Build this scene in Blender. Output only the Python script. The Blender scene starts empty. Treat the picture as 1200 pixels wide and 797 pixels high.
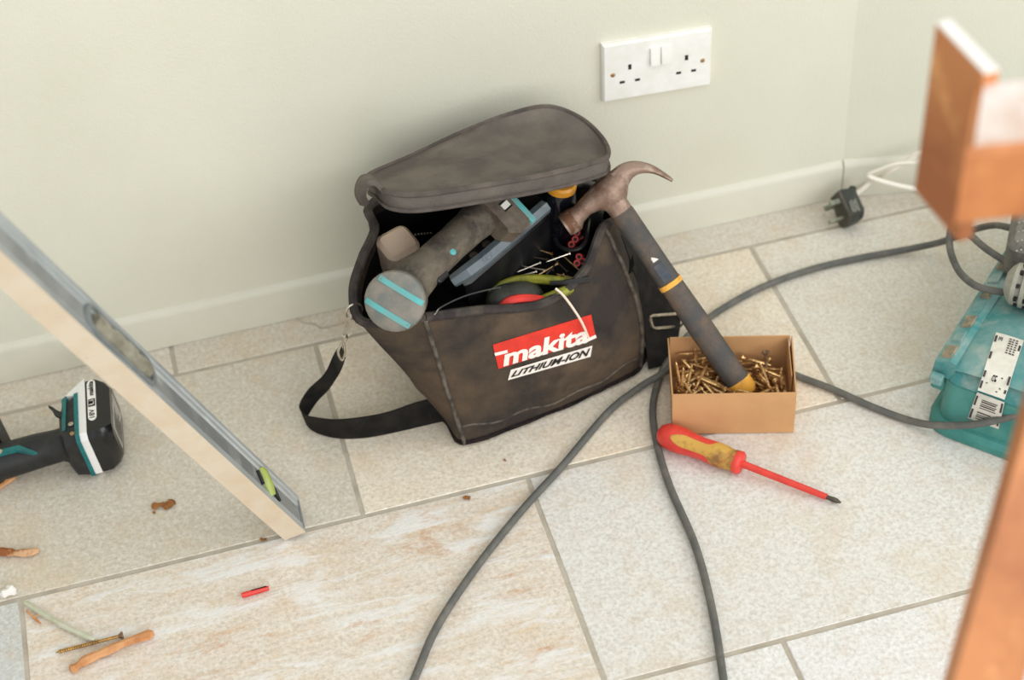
import bpy, bmesh, math, random
from mathutils import Vector, Matrix, Quaternion
from mathutils.bvhtree import BVHTree
random.seed(7)
PI = math.pi
sc = bpy.context.scene
COL = sc.collection
V3 = Vector

# ------------------------------------------------------------------ camera
cd = bpy.data.cameras.new('camera'); cam = bpy.data.objects.new('camera', cd); COL.objects.link(cam)
cd.sensor_width = 36.0; cd.lens = 61.2; cd.clip_start = 0.02
CAM = V3((0.0, -1.76595, 1.56648))
cam.matrix_world = Matrix(((0.963403, 0.220207, -0.152853, 0.00000), (-0.261902, 0.651744, -0.711785, -1.76595), (-0.057119, 0.725768, 0.685564, 1.56648), (0, 0, 0, 1)))
cd.dof.use_dof = True; cd.dof.focus_distance = 2.00; cd.dof.aperture_fstop = 3.2
sc.camera = cam
# ------------------------------------------------------------------ light
w = bpy.data.worlds.new('daylight'); sc.world = w; w.use_nodes = True
bg = w.node_tree.nodes['Background']; bg.inputs[0].default_value = (0.97, 0.995, 1.0, 1); bg.inputs[1].default_value = 0.66
def area(name, loc, target, sx, sy, power, color):
    l = bpy.data.lights.new(name, 'AREA'); l.shape = 'RECTANGLE'; l.size = sx; l.size_y = sy; l.energy = power; l.color = color
    o = bpy.data.objects.new(name, l); COL.objects.link(o); o.location = loc
    o.rotation_euler = (V3(target) - V3(loc)).to_track_quat('-Z', 'Y').to_euler(); return o
area('window_light', (0.8, -3.6, 1.7), (0.7, -0.2, 0.1), 3.2, 2.0, 72.0, (0.98, 0.995, 1.0))
area('side_fill_light', (2.9, -2.0, 1.8), (0.8, -0.2, 0.1), 2.0, 1.6, 38.0, (0.96, 1.0, 1.02))  # added fill light, brightens the wall and floor at the right
area('rooflight', (0.7, -1.4, 3.2), (0.5, -0.4, 0.0), 2.0, 1.6, 12.0, (0.97, 1.0, 1.0))
sc.view_settings.view_transform = 'Standard'; sc.view_settings.look = 'None'
sc.view_settings.exposure = 0.0; sc.view_settings.gamma = 1.0; sc.view_settings.use_curve_mapping = False

# ------------------------------------------------------------------ materials
def lin(c):
    return tuple((x/255/12.92 if x/255 <= .04045 else ((x/255+.055)/1.055)**2.4) for x in c)
def mat(name, c, rough=.5, metal=0.0, c2=None, scale=30.0, lo=.4, hi=.65, bump=0.0, bscale=None, detail=5.0, spec=.5, stretch=None, c3=None, s3=90.0, lo3=.6, hi3=.7, ior=None, alpha=None, trans=0.0, r2=None):
    """principled material: base colour, worn into c2 by one noise and specked with c3 by another; c in 0-255 sRGB"""
    m = bpy.data.materials.new(name); m.use_nodes = True
    t = m.node_tree; N = t.nodes; L = t.links
    b = N['Principled BSDF']
    b.inputs['Roughness'].default_value = rough; b.inputs['Metallic'].default_value = metal
    b.inputs['Specular IOR Level'].default_value = spec
    if trans: b.inputs['Transmission Weight'].default_value = trans
    tc = N.new('ShaderNodeTexCoord'); src = tc.outputs['Object']
    if stretch:
        mp = N.new('ShaderNodeMapping'); mp.inputs['Scale'].default_value = stretch; L.new(src, mp.inputs['Vector']); src = mp.outputs['Vector']
    def noise(s, d=detail):
        n = N.new('ShaderNodeTexNoise'); n.inputs['Scale'].default_value = s; n.inputs['Detail'].default_value = d; n.inputs['Roughness'].default_value = .6
        L.new(src, n.inputs['Vector']); return n.outputs['Fac']
    def ramp(f, a, z):
        r = N.new('ShaderNodeMapRange'); r.inputs['From Min'].default_value = a; r.inputs['From Max'].default_value = z; L.new(f, r.inputs['Value']); return r.outputs['Result']
    def mix(f, a, bb):
        x = N.new('ShaderNodeMix'); x.data_type = 'RGBA'; L.new(f, x.inputs['Factor'])
        for v, i in ((a, 6), (bb, 7)):
            if isinstance(v, tuple): x.inputs[i].default_value = v + (1,)
            else: L.new(v, x.inputs[i])
        return x.outputs[2]
    col = lin(c); b.inputs['Base Color'].default_value = col + (1,)
    if c2:
        f = ramp(noise(scale), lo, hi); col = mix(f, col, lin(c2))
        if r2 is not None:
            rr = N.new('ShaderNodeMapRange'); rr.inputs['To Min'].default_value = rough; rr.inputs['To Max'].default_value = r2; L.new(f, rr.inputs['Value']); L.new(rr.outputs['Result'], b.inputs['Roughness'])
    if c3: col = mix(ramp(noise(s3), lo3, hi3), col, lin(c3))
    if not isinstance(col, tuple): L.new(col, b.inputs['Base Color'])
    if bump:
        bp = N.new('ShaderNodeBump'); bp.inputs['Strength'].default_value = 1.0; bp.inputs['Distance'].default_value = bump
        L.new(noise(bscale or scale*4), bp.inputs['Height']); L.new(bp.outputs['Normal'], b.inputs['Normal'])
    return m

def tile_material():
    """stone-look floor tile: object colour is the body tint, its alpha how far the tile is streaked like riven slate"""
    m = bpy.data.materials.new('stone_tile'); m.use_nodes = True
    t = m.node_tree; N = t.nodes; L = t.links; b = N['Principled BSDF']
    oi = N.new('ShaderNodeObjectInfo'); tc = N.new('ShaderNodeTexCoord'); geo = N.new('ShaderNodeNewGeometry')
    def mapping(sx, sy, rz):
        mp = N.new('ShaderNodeMapping'); mp.inputs['Scale'].default_value = (sx, sy, 1); mp.inputs['Rotation'].default_value = (0, 0, rz); L.new(geo.outputs['Position'], mp.inputs['Vector']); return mp.outputs['Vector']
    def noise(vec, s, d=8, r=.65, dist=0.0):
        n = N.new('ShaderNodeTexNoise'); n.inputs['Scale'].default_value = s; n.inputs['Detail'].default_value = d; n.inputs['Roughness'].default_value = r; n.inputs['Distortion'].default_value = dist; L.new(vec, n.inputs['Vector']); return n.outputs['Fac']
    def ramp(f, a, z, ta=0.0, tz=1.0):
        r = N.new('ShaderNodeMapRange'); r.inputs['From Min'].default_value = a; r.inputs['From Max'].default_value = z; r.inputs['To Min'].default_value = ta; r.inputs['To Max'].default_value = tz; L.new(f, r.inputs['Value']); return r.outputs['Result']
    def mul(a, bb):
        x = N.new('ShaderNodeMath'); x.operation = 'MULTIPLY'; L.new(a, x.inputs[0])
        if isinstance(bb, float): x.inputs[1].default_value = bb
        else: L.new(bb, x.inputs[1])
        return x.outputs[0]
    def mix(f, a, bb, blend='MIX'):
        x = N.new('ShaderNodeMix'); x.data_type = 'RGBA'; x.blend_type = blend
        if isinstance(f, float): x.inputs[0].default_value = f
        else: L.new(f, x.inputs[0])
        for v, i in ((a, 6), (bb, 7)):
            if isinstance(v, tuple): x.inputs[i].default_value = v + (1,)
            else: L.new(v, x.inputs[i])
        return x.outputs[2]
    iso = mapping(1, 1, 0); st = mapping(1.0, 4.2, -.16)
    fine = noise(iso, 210, 4); fine2 = noise(mapping(1.1, .9, .5), 150, 4); big = noise(iso, 9, 6); midn = noise(iso, 38, 6)
    col = oi.outputs['Color']
    col = mix(ramp(fine, .40, .66, 0, .44), col, lin((166, 153, 134)))
    col = mix(ramp(fine2, .50, .68, 0, .42), col, lin((240, 236, 228)))
    col = mix(ramp(midn, .5, .75, 0, .30), col, lin((196, 170, 136)))
    col = mix(ramp(big, .50, .68, 0, .34), col, lin((212, 184, 146)))
    s1 = noise(st, 8.5, 10, .66, .5); s2 = noise(st, 16, 9, .66, .3); s3 = noise(mapping(1, 2.6, -.22), 5.0, 14, .80, .4)
    a = oi.outputs['Alpha']
    col = mix(mul(ramp(s1, .50, .60), mul(a, .68)), col, lin((235, 235, 234)))
    col = mix(mul(ramp(s2, .52, .66), mul(a, .42)), col, lin((216, 186, 152)))
    col = mix(mul(ramp(s3, .56, .64), mul(a, .70)), col, lin((200, 152, 114)))
    L.new(col, b.inputs['Base Color'])
    b.inputs['Roughness'].default_value = .55; b.inputs['Specular IOR Level'].default_value = .35
    h = N.new('ShaderNodeMath'); h.operation = 'ADD'; L.new(mul(fine, .5), h.inputs[0])
    h2 = N.new('ShaderNodeMath'); h2.operation = 'ADD'; L.new(midn, h2.inputs[0]); L.new(mul(mul(s1, 2.0), a), h2.inputs[1]); L.new(h2.outputs[0], h.inputs[1])
    bp = N.new('ShaderNodeBump'); bp.inputs['Strength'].default_value = .5; bp.inputs['Distance'].default_value = .0026; L.new(h.outputs[0], bp.inputs['Height']); L.new(bp.outputs['Normal'], b.inputs['Normal'])
    return m

M = {}
M['wall'] = mat('wall_paint', (221, 218, 200), .75, c2=(218, 215, 196), scale=5, bump=.0006, bscale=320, spec=.25)
M['skirt'] = mat('skirting_paint', (219, 216, 199), .5, c2=(213, 210, 192), scale=9, bump=.0002, bscale=120, spec=.3)
M['grout'] = mat('grout', (190, 181, 165), .9, c2=(168, 158, 142), scale=25, bump=.001, bscale=300)
M['tile'] = tile_material()
M['white_plastic'] = mat('white_plastic', (244, 242, 236), .3, c2=(236, 233, 224), scale=40)
M['dark_hole'] = mat('slot_dark', (26, 22, 18), .7)
M['brass'] = mat('brass_screw_head', (176, 140, 96), .35, .7)
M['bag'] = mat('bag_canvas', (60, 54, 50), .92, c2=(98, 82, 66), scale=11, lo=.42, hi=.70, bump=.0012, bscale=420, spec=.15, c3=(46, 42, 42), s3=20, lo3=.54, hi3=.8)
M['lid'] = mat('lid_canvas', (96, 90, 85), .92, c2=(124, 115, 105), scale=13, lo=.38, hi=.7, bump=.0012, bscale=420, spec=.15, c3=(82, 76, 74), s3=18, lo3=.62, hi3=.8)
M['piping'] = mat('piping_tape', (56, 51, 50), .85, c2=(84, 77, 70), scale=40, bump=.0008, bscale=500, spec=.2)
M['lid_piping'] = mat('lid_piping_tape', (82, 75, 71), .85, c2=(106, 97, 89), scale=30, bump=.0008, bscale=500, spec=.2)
M['seam'] = mat('worn_seam', (104, 95, 84), .9, c2=(58, 51, 46), scale=60, lo=.4, hi=.6)
M['liner'] = mat('black_liner', (17, 16, 16), .95, spec=.1)
M['fuzz'] = mat('frayed_base', (52, 44, 42), 1.0, c2=(32, 28, 30), scale=60, bump=.004, bscale=300, spec=.05)
M['web'] = mat('black_webbing', (24, 22, 21), .8, c2=(40, 36, 33), scale=40, stretch=(1, 1, 1), bump=.0008, bscale=600, spec=.2)
M['steel'] = mat('nickel_steel', (214, 205, 190), .28, .9, c2=(160, 150, 134), scale=60)
M['red_print'] = mat('red_print', (222, 62, 48), .7, c2=(204, 58, 46), scale=60, spec=.2)
M['white_print'] = mat('white_print', (238, 228, 218), .7, spec=.2)
M['black_print'] = mat('black_print', (22, 20, 20), .7, spec=.2)
M['brown_print'] = mat('dark_print', (44, 38, 34), .8, spec=.2)
M['dusty_grey'] = mat('dusty_tool_rubber', (98, 88, 74), .75, c2=(60, 54, 47), scale=30, lo=.42, hi=.62, bump=.0005, bscale=500, c3=(124, 114, 98), s3=70, lo3=.5, hi3=.85)
M['cap_grey'] = mat('scuffed_grey_plastic', (136, 127, 116), .6, c2=(108, 112, 106), scale=45, lo=.4, hi=.62, c3=(104, 88, 76), s3=25, lo3=.55, hi3=.75)
M['aqua'] = mat('aqua_trim', (86, 172, 172), .55, c2=(112, 160, 156), scale=60)
M['foot_grey'] = mat('worn_foot_plastic', (112, 99, 84), .65, c2=(74, 64, 55), scale=35)
M['black_plastic'] = mat('black_plastic', (20, 20, 22), .35, c2=(34, 33, 33), scale=30, lo=.45, hi=.7)
M['rail'] = mat('blue_grey_rail', (112, 122, 126), .5, c2=(84, 94, 100), scale=30, c3=(124, 130, 130), s3=60)
M['black_gloss'] = mat('black_gloss', (12, 13, 18), .14, c2=(20, 22, 30), scale=20)
M['amber'] = mat('amber_plastic', (232, 160, 44), .35, c2=(205, 140, 50), scale=60)
M['pale_wood'] = mat('pale_block', (238, 212, 186), .7, c2=(224, 194, 166), scale=25, bump=.0004, bscale=200)
M['red_plastic'] = mat('red_plastic', (222, 56, 46), .4, c2=(196, 48, 40), scale=50)
M['yellow_green'] = mat('yellow_green_plastic', (150, 148, 44), .45, c2=(92, 98, 44), scale=50)
M['murky'] = mat('dark_rubber_grip', (66, 66, 60), .5, c2=(40, 38, 36), scale=40)
M['hammer_steel'] = mat('rusty_hammer_steel', (146, 122, 106), .36, .45, c2=(104, 74, 58), scale=32, lo=.42, hi=.66, bump=.0006, bscale=240, r2=.75, c3=(188, 170, 152), s3=45, lo3=.6, hi3=.75)
M['hammer_rust'] = mat('hammer_face_rust', (112, 76, 54), .6, .4, c2=(186, 172, 156), scale=50, lo=.5, hi=.68, bump=.0006, bscale=260)
M['hammer_grip'] = mat('worn_hammer_rubber', (68, 65, 62), .6, c2=(112, 88, 66), scale=24, lo=.44, hi=.70, bump=.0006, bscale=300, c3=(40, 46, 54), s3=16, lo3=.55, hi3=.7)
M['hammer_yellow'] = mat('hammer_yellow', (232, 170, 62), .6, c2=(206, 146, 60), scale=90, lo=.5, hi=.65)
M['blue_label'] = mat('navy_label', (40, 52, 66), .5, c2=(70, 72, 74), scale=80)
M['card'] = mat('brown_cardboard', (206, 160, 112), .85, c2=(196, 150, 104), scale=12, bump=.0002, bscale=200, spec=.2)
M['card_edge'] = mat('cardboard_cut_edge', (180, 134, 90), .9)
M['gold'] = mat('yellow_zinc', (236, 198, 138), .28, .7, c2=(146, 102, 60), scale=110, lo=.44, hi=.58)
M['gold_dull'] = mat('yellow_zinc_thread', (190, 150, 84), .38, .7, c2=(140, 104, 60), scale=80, lo=.4, hi=.6)
M['bronze'] = mat('bronze_screw_head', (150, 124, 98), .4, .6, c2=(106, 82, 62), scale=80)
M['sd_red'] = mat('screwdriver_red', (226, 68, 56), .4, c2=(210, 58, 48), scale=60)
M['sd_ochre'] = mat('screwdriver_ochre_grip', (206, 160, 72), .7, c2=(140, 98, 52), scale=42, lo=.46, hi=.64, bump=.0004, bscale=300)
M['tip_steel'] = mat('dark_tip_steel', (96, 86, 78), .35, .8, c2=(190, 170, 150), scale=90, lo=.55, hi=.7)
M['cable'] = mat('grey_rubber_cable', (92, 92, 88), .65, c2=(116, 112, 104), scale=45, lo=.45, hi=.7, c3=(60, 58, 55), s3=22, lo3=.62, hi3=.75)
M['white_cable'] = mat('white_flex', (236, 228, 214), .45)
M['plug_black'] = mat('plug_black', (38, 40, 38), .5, c2=(62, 66, 58), scale=60)
M['plug_dust'] = mat('plug_dusty_top', (88, 84, 74), .8, c2=(60, 58, 52), scale=60)
M['pin'] = mat('tarnished_pin', (150, 150, 128), .4, .7, c2=(104, 112, 98), scale=90)
M['alu'] = mat('mill_aluminium', (188, 192, 192), .42, .35, c2=(150, 156, 158), scale=10, lo=.4, hi=.6, stretch=(1, 1, .25), c3=(196, 200, 200), s3=60, lo3=.6, hi3=.72)
M['alu_web'] = mat('worn_grey_web', (148, 149, 148), .5, .2, c2=(124, 126, 126), scale=14, lo=.4, hi=.6, c3=(168, 168, 164), s3=34, lo3=.6, hi3=.72)
M['level_edge'] = mat('cream_level_edge', (216, 202, 180), .7, c2=(212, 192, 166), scale=25, c3=(182, 158, 128), s3=60, lo3=.66, hi3=.8)
M['vial'] = mat('vial_green', (158, 170, 84), .25)
M['clear'] = mat('murky_acrylic', (150, 146, 128), .25, c2=(112, 108, 92), scale=60, stretch=None)
M['window_grey'] = mat('window_surround', (134, 138, 138), .5, c2=(110, 114, 114), scale=30)
M['teal'] = mat('tool_teal', (14, 112, 112), .5, c2=(10, 92, 94), scale=60)
M['drill_black'] = mat('drill_black_rubber', (26, 27, 28), .55, c2=(40, 39, 38), scale=80, bump=.0003, bscale=900)
M['bat_white'] = mat('battery_white', (232, 230, 226), .45)
M['bat_black'] = mat('battery_black', (20, 20, 21), .22, c2=(30, 29, 28), scale=30)
M['sticker'] = mat('sticker_grey', (186, 182, 176), .4, c2=(160, 156, 150), scale=80)
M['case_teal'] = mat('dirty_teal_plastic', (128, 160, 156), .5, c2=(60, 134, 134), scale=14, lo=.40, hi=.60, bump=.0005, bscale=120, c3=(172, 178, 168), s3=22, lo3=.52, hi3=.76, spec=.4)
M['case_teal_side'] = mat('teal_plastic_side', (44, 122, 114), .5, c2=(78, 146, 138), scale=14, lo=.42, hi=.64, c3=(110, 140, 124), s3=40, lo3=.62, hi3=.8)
M['mud'] = mat('plaster_crust', (170, 150, 122), .9, c2=(112, 116, 104), scale=60, lo=.4, hi=.62, bump=.001, bscale=200)
M['body_grey'] = mat('dusty_grey_housing', (122, 118, 108), .8, c2=(96, 94, 88), scale=40, c3=(70, 66, 62), s3=160, lo3=.6, hi3=.7)
M['vent_grey'] = mat('pale_grey_housing', (166, 164, 150), .7, c2=(140, 138, 126), scale=40)
M['label_white'] = mat('paper_label', (228, 224, 212), .5, c2=(206, 202, 190), scale=40, c3=(150, 160, 154), s3=16, lo3=.66, hi3=.8)
M['rust'] = mat('rust_brown_paint', (202, 130, 76), .45, 0.0, c2=(166, 98, 54), scale=9, lo=.4, hi=.62, c3=(232, 166, 104), s3=14, lo3=.6, hi3=.75, bump=.0003, bscale=40)
M['glare_top'] = mat('rust_brown_glare_top', (214, 180, 160), .2, 0.0, c2=(238, 228, 222), scale=10, lo=.42, hi=.6)  # sky glare on the beam top, put into the colour
M['glare_white'] = mat('painted_glare_edge', (246, 243, 238), .25)  # highlight along the plate's top edge, put into the colour
M['print_grey'] = mat('label_print', (70, 62, 58), .7)
M['splinter'] = mat('fresh_splinter', (214, 158, 108), .8, c2=(188, 122, 74), scale=60, stretch=(1, 1, 1))
M['bark'] = mat('brown_splinter', (150, 88, 46), .85, c2=(214, 170, 128), scale=50, lo=.45, hi=.6)
M['pale_green'] = mat('pale_green_stick', (186, 188, 160), .7, c2=(206, 204, 184), scale=60)
M['chip_white'] = mat('plaster_chip', (240, 236, 230), .9)
M['dirt'] = mat('dry_mud_crumb', (158, 104, 52), .95, c2=(120, 76, 40), scale=80)
M['thread_white'] = mat('white_nylon', (238, 218, 196), .5)
M['wire'] = mat('thin_steel_wire', (150, 150, 146), .3, .8)

# ------------------------------------------------------------------ mesh building
class MB:
    def __init__(s): s.v = []; s.f = []
    def add(s, vs, fs):
        o = len(s.v); s.v += [V3(p) for p in vs]; s.f += [tuple(i+o for i in f) for f in fs]; return s
    def hull8(s, a, b, r=0.0):
        """box from four bottom points a and four top points b (same order, anticlockwise from above)"""
        return s.add(list(a)+list(b), [(3,2,1,0),(4,5,6,7)]+[(i,(i+1)%4,(i+1)%4+4,i+4) for i in range(4)])
    def box(s, c, size, R=None):
        c = V3(c); R = R or Matrix.Identity(3); x, y, z = (k/2 for k in size)
        P = lambda a,b_,d: c+R@V3((a*x,b_*y,d*z))
        return s.hull8([P(-1,-1,-1),P(1,-1,-1),P(1,1,-1),P(-1,1,-1)],[P(-1,-1,1),P(1,-1,1),P(1,1,1),P(-1,1,1)])
    def rbox(s, c, size, R=None, r=.004, n=3):
        """box with rounded vertical edges and chamfered rims (local z is the extrusion)"""
        c = V3(c); R = R or Matrix.Identity(3); x, y, z = (k/2 for k in size); r = min(r, x*.98, y*.98)
        def ring(ins, zz):
            out = []
            for sx, sy, a0 in ((1,-1,-PI/2),(1,1,0),(-1,1,PI/2),(-1,-1,PI)):
                for k in range(n+1):
                    a = a0+PI/2*k/n; rr = max(r-ins, .0002)
                    out.append(c+R@V3((sx*(x-r)+rr*math.cos(a), sy*(y-r)+rr*math.sin(a), zz)))
            return out
        ch = min(r*.5, z*.6)
        return s.loft([ring(ch, -z), ring(0, -z+ch), ring(0, z-ch), ring(ch, z)], caps=True)
    def loft(s, rings, caps=False, closed=True, capa=None, capb=None):
        n = len(rings[0]); vs = [p for r in rings for p in r]; fs = []
        for i in range(len(rings)-1):
            for j in range(n if closed else n-1):
                a = i*n+j; b = i*n+(j+1) % n; fs.append((a, b, b+n, a+n))
        if caps or capa: fs.append(tuple(reversed(range(n))))
        if caps or capb: fs.append(tuple(range((len(rings)-1)*n, len(rings)*n)))
        return s.add(vs, fs)
    def tube(s, pts, r, n=8, caps=True, flat=1.0, up=None, rot=0.0):
        pts = [V3(p) for p in pts]; m = len(pts); rr = r if isinstance(r, (list, tuple)) else [r]*m
        T = [(pts[min(i+1, m-1)]-pts[max(i-1, 0)]).normalized() for i in range(m)]
        ref = V3(up) if up else (V3((0,0,1)) if abs(T[0].z) < .9 else V3((1,0,0)))
        N = (ref-T[0]*ref.dot(T[0])).normalized(); rings = []
        for i in range(m):
            if i:
                N = T[i-1].rotation_difference(T[i])@N
                N = (N-T[i]*N.dot(T[i])).normalized()
            B = T[i].cross(N)
            rings.append([pts[i]+(N*math.cos(a)*flat+B*math.sin(a))*rr[i] for a in [2*PI*k/n+rot for k in range(n)]])
        return s.loft(rings, caps=caps)
    def lathe(s, prof, o, axis, n=16, ref=None, flat=1.0, caps=True):
        """prof = (radius, height) pairs along axis from o"""
        o = V3(o); ax = V3(axis).normalized(); rf = V3(ref) if ref else (V3((0,0,1)) if abs(ax.z) < .9 else V3((1,0,0)))
        X = (rf-ax*rf.dot(ax)).normalized(); Y = ax.cross(X)
        return s.loft([[o+ax*h+(X*math.cos(a)*flat+Y*math.sin(a))*r for a in [2*PI*k/n for k in range(n)]] for r, h in prof], caps=caps)
    def ribbon(s, A, B, t=.0015):
        """strip between two edge lines, with thickness"""
        A = [V3(p) for p in A]; B = [V3(p) for p in B]; m = len(A); rings = []
        for i in range(m):
            T = A[min(i+1,m-1)]-A[max(i-1,0)]; nn = T.cross(B[i]-A[i])
            nn = nn.normalized()*t/2 if nn.length > 1e-9 else V3((0,0,t/2))
            rings.append([A[i]-nn, B[i]-nn, B[i]+nn, A[i]+nn])
        return s.loft(rings, caps=True)
    def prism(s, poly, o, X, Y, Zv):
        """polygon in plane o,X,Y pushed out along Zv"""
        o = V3(o); X = V3(X); Y = V3(Y); Zv = V3(Zv); n = len(poly)
        lo_ = [o+X*a+Y*b for a, b in poly]; return s.add(lo_+[p+Zv for p in lo_], [tuple(reversed(range(n))), tuple(range(n, 2*n))]+[(i,(i+1)%n,(i+1)%n+n,i+n) for i in range(n)])
def spline(P, n, closed=False):
    """Catmull-Rom through P, n samples per span"""
    P = [V3(p) for p in P]; m = len(P); out = []
    for i in range(m if closed else m-1):
        g = (lambda k: P[k % m]) if closed else (lambda k: P[min(max(k, 0), m-1)])
        a, b, c, d = g(i-1), g(i), g(i+1), g(i+2)
        for k in range(n):
            t = k/n; out.append(.5*((2*b)+(c-a)*t+(2*a-5*b+4*c-d)*t*t+(3*b-a-3*c+d)*t**3))
    if not closed: out.append(P[-1])
    return out
def basis(x, zish):
    x = V3(x).normalized(); z = V3(zish); z = (z-x*z.dot(x)).normalized(); y = z.cross(x); return Matrix((x, y, z)).transposed()

ORG = V3((0, 0, 0))
def link_mesh(name, mb, m, parent=None, smooth=True, angle=40, off=None):
    me = bpy.data.meshes.new(name); o_ = ORG if off is None else V3(off)
    me.from_pydata([p-o_ for p in mb.v], [], mb.f); me.update()
    b = bmesh.new(); b.from_mesh(me); bmesh.ops.remove_doubles(b, verts=b.verts, dist=1e-6); bmesh.ops.recalc_face_normals(b, faces=b.faces); b.to_mesh(me); b.free()
    if smooth:
        me.shade_smooth(); me.set_sharp_from_angle(angle=math.radians(angle))
    me.materials.append(M[m] if isinstance(m, str) else m)
    o = bpy.data.objects.new(name, me); COL.objects.link(o)
    if parent: o.parent = parent
    else: o.location = o_
    return o
part = link_mesh
def tag(o, label, cat, group=None, kind=None):
    o['label'] = label
    if cat: o['category'] = cat
    if group: o['group'] = group
    if kind: o['kind'] = kind
    return o
def thing(name, label, cat, loc, group=None):
    global ORG
    o = bpy.data.objects.new(name, None); COL.objects.link(o); o.empty_display_size = .03; o.location = loc; ORG = V3(loc)
    return tag(o, label, cat, group)
def solo(name, label, cat, loc, mb, m, group=None, **k):
    global ORG
    ORG = V3(loc); return tag(link_mesh(name, mb, m, None, **k), label, cat, group)
def text_mesh(s, size=1.0, shear=0.0, bold=0.0, spacing=1.0):
    """flat outline text as (verts2d, faces), scaled so that its box is known"""
    cu = bpy.data.curves.new('lettering', 'FONT'); cu.body = s; cu.size = size; cu.shear = shear; cu.offset = bold; cu.space_character = spacing; cu.resolution_u = 3
    o = bpy.data.objects.new('lettering', cu); COL.objects.link(o)
    dg = bpy.context.evaluated_depsgraph_get(); me = bpy.data.meshes.new_from_object(o.evaluated_get(dg))
    vs = [(v.co.x, v.co.y) for v in me.vertices]; fs = [tuple(p.vertices) for p in me.polygons]
    bpy.data.objects.remove(o); bpy.data.curves.remove(cu); bpy.data.meshes.remove(me)
    x0 = min(a for a, b in vs); x1 = max(a for a, b in vs); y0 = min(b for a, b in vs); y1 = max(b for a, b in vs)
    return [((a-x0)/(x1-x0), (b-y0)/(y1-y0)) for a, b in vs], fs
def bilin(q, s, t):
    """q = (bottom-left, bottom-right, top-right, top-left)"""
    a, b, c, d = (V3(p) for p in q); return (a*(1-s)+b*s)*(1-t)+(d*(1-s)+c*s)*t
def print_text(s, quad, lift, shear=0.0, bold=0.0, mb=None, proj=None, spacing=1.0):
    vs, fs = text_mesh(s, 1.0, shear, bold, spacing); mb = mb or MB(); lift = V3(lift)
    pts = [bilin(quad, a, b) for a, b in vs]
    pts = [proj(p) for p in pts] if proj else [p+lift for p in pts]
    return mb.add(pts, fs)
def clone(root, loc=None, mw=None):
    c = root.copy(); COL.objects.link(c)
    for ch in root.children:
        d = ch.copy(); COL.objects.link(d); d.parent = c
    if mw is not None: c.matrix_world = mw
    return c
# ================================================================== the room
def struct(name, mb, m, **k):
    global ORG
    ORG = V3((0, 0, 0)); o = link_mesh(name, mb, m, None, **k); o['kind'] = 'structure'; return o
floor = struct('floor', MB().box((.4, -.7, -.0218), (4.4, 3.0, .04)), 'grout')
ROWS = [(-.0595, .03, -.085), (-.3745, -.0645, .1005), (-.6945, -.3795, .3035), (-1.010, -.6995, .506), (-1.326, -1.015, .7085), (-1.642, -1.331, .911), (-1.958, -1.647, 1.113)]
TINT = {(2, 0): (230, 219, 204, .95), (1, 1): (240, 228, 208, .10), (1, 2): (228, 223, 211, .05), (1, 0): (214, 206, 190, .04), (2, 1): (228, 226, 220, .04), (0, 0): (224, 215, 199, .04), (0, 1): (218, 209, 193, .06), (3, 0): (234, 233, 230, .03), (3, 1): (234, 233, 231, .03), (2, -1): (206, 208, 206, .05), (1, -1): (214, 206, 191, .04)}
tile_no = 0
for r, (y0, y1, xj) in enumerate(ROWS):
    for k in range(-3, 5):
        xa = xj+(k-1)*.6095+.0022; xb = xj+k*.6095-.0022
        if xb < -1.7 or xa > 2.5: continue
        rnd = random.Random(r*31+k*7+3)
        def edge(ins, z, jit):
            P = []
            cs = [(xa+ins, y0+ins), (xb-ins, y0+ins), (xb-ins, y1-ins), (xa+ins, y1-ins)]
            for i in range(4):
                (ax_, ay_), (bx_, by_) = cs[i], cs[(i+1) % 4]; n = 6 if i % 2 == 0 else 4
                for q in range(n):
                    t = q/n; P.append(V3((ax_+(bx_-ax_)*t+rnd.uniform(-jit, jit), ay_+(by_-ay_)*t+rnd.uniform(-jit, jit), z)))
            return P
        dz = rnd.uniform(-.0006, 0)
        mb = MB().loft([edge(0, -.02, 0), edge(0, -.0022+dz, .0005), edge(.0016, -.0004+dz, .0005)], capb=True)
        t = link_mesh('tile', mb, 'tile', floor, angle=30, off=(0, 0, 0))
        c = TINT.get((r, k if r else k), None)
        if c is None: s = rnd.uniform(.96, 1.03); c = (222*s, 214*s, 200*s, .08)
        t.color = lin(c[:3])+(c[3],)
wall_back = struct('wall_back', MB().box((-.366, .062, 1.2), (2.472, .12, 2.4)), 'wall')
RD = V3((.9756, -.2195, 0)); RN = V3((-.2195, -.9756, 0)); RC = V3((.870, .002, 0))
mb = MB(); a = RC; b_ = RC+RD*1.4
mb.hull8([a, b_, b_-RN*.12, a-RN*.12], [p+V3((0, 0, 2.4)) for p in (a, b_, b_-RN*.12, a-RN*.12)])
struct('wall_right', mb, 'wall')
SK = [(0, 0), (-.008, 0), (-.0085, .050), (-.0075, .055), (-.004, .0595), (0, .061)]
def skirting(name, a, d, n, L_):
    rings = [[a+d*s+n*(-p)+V3((0, 0, q)) for p, q in SK] for s in (0, L_)]
    return struct(name, MB().loft(rings, caps=True), 'skirt', angle=50)
skirting('baseboard_back', V3((-1.6, .0022, 0)), V3((1, 0, 0)), V3((0, -1, 0)), 2.4672)
skirting('baseboard_right', RC+RN*0+RD*.0004, RD, RN, 1.4)

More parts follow.
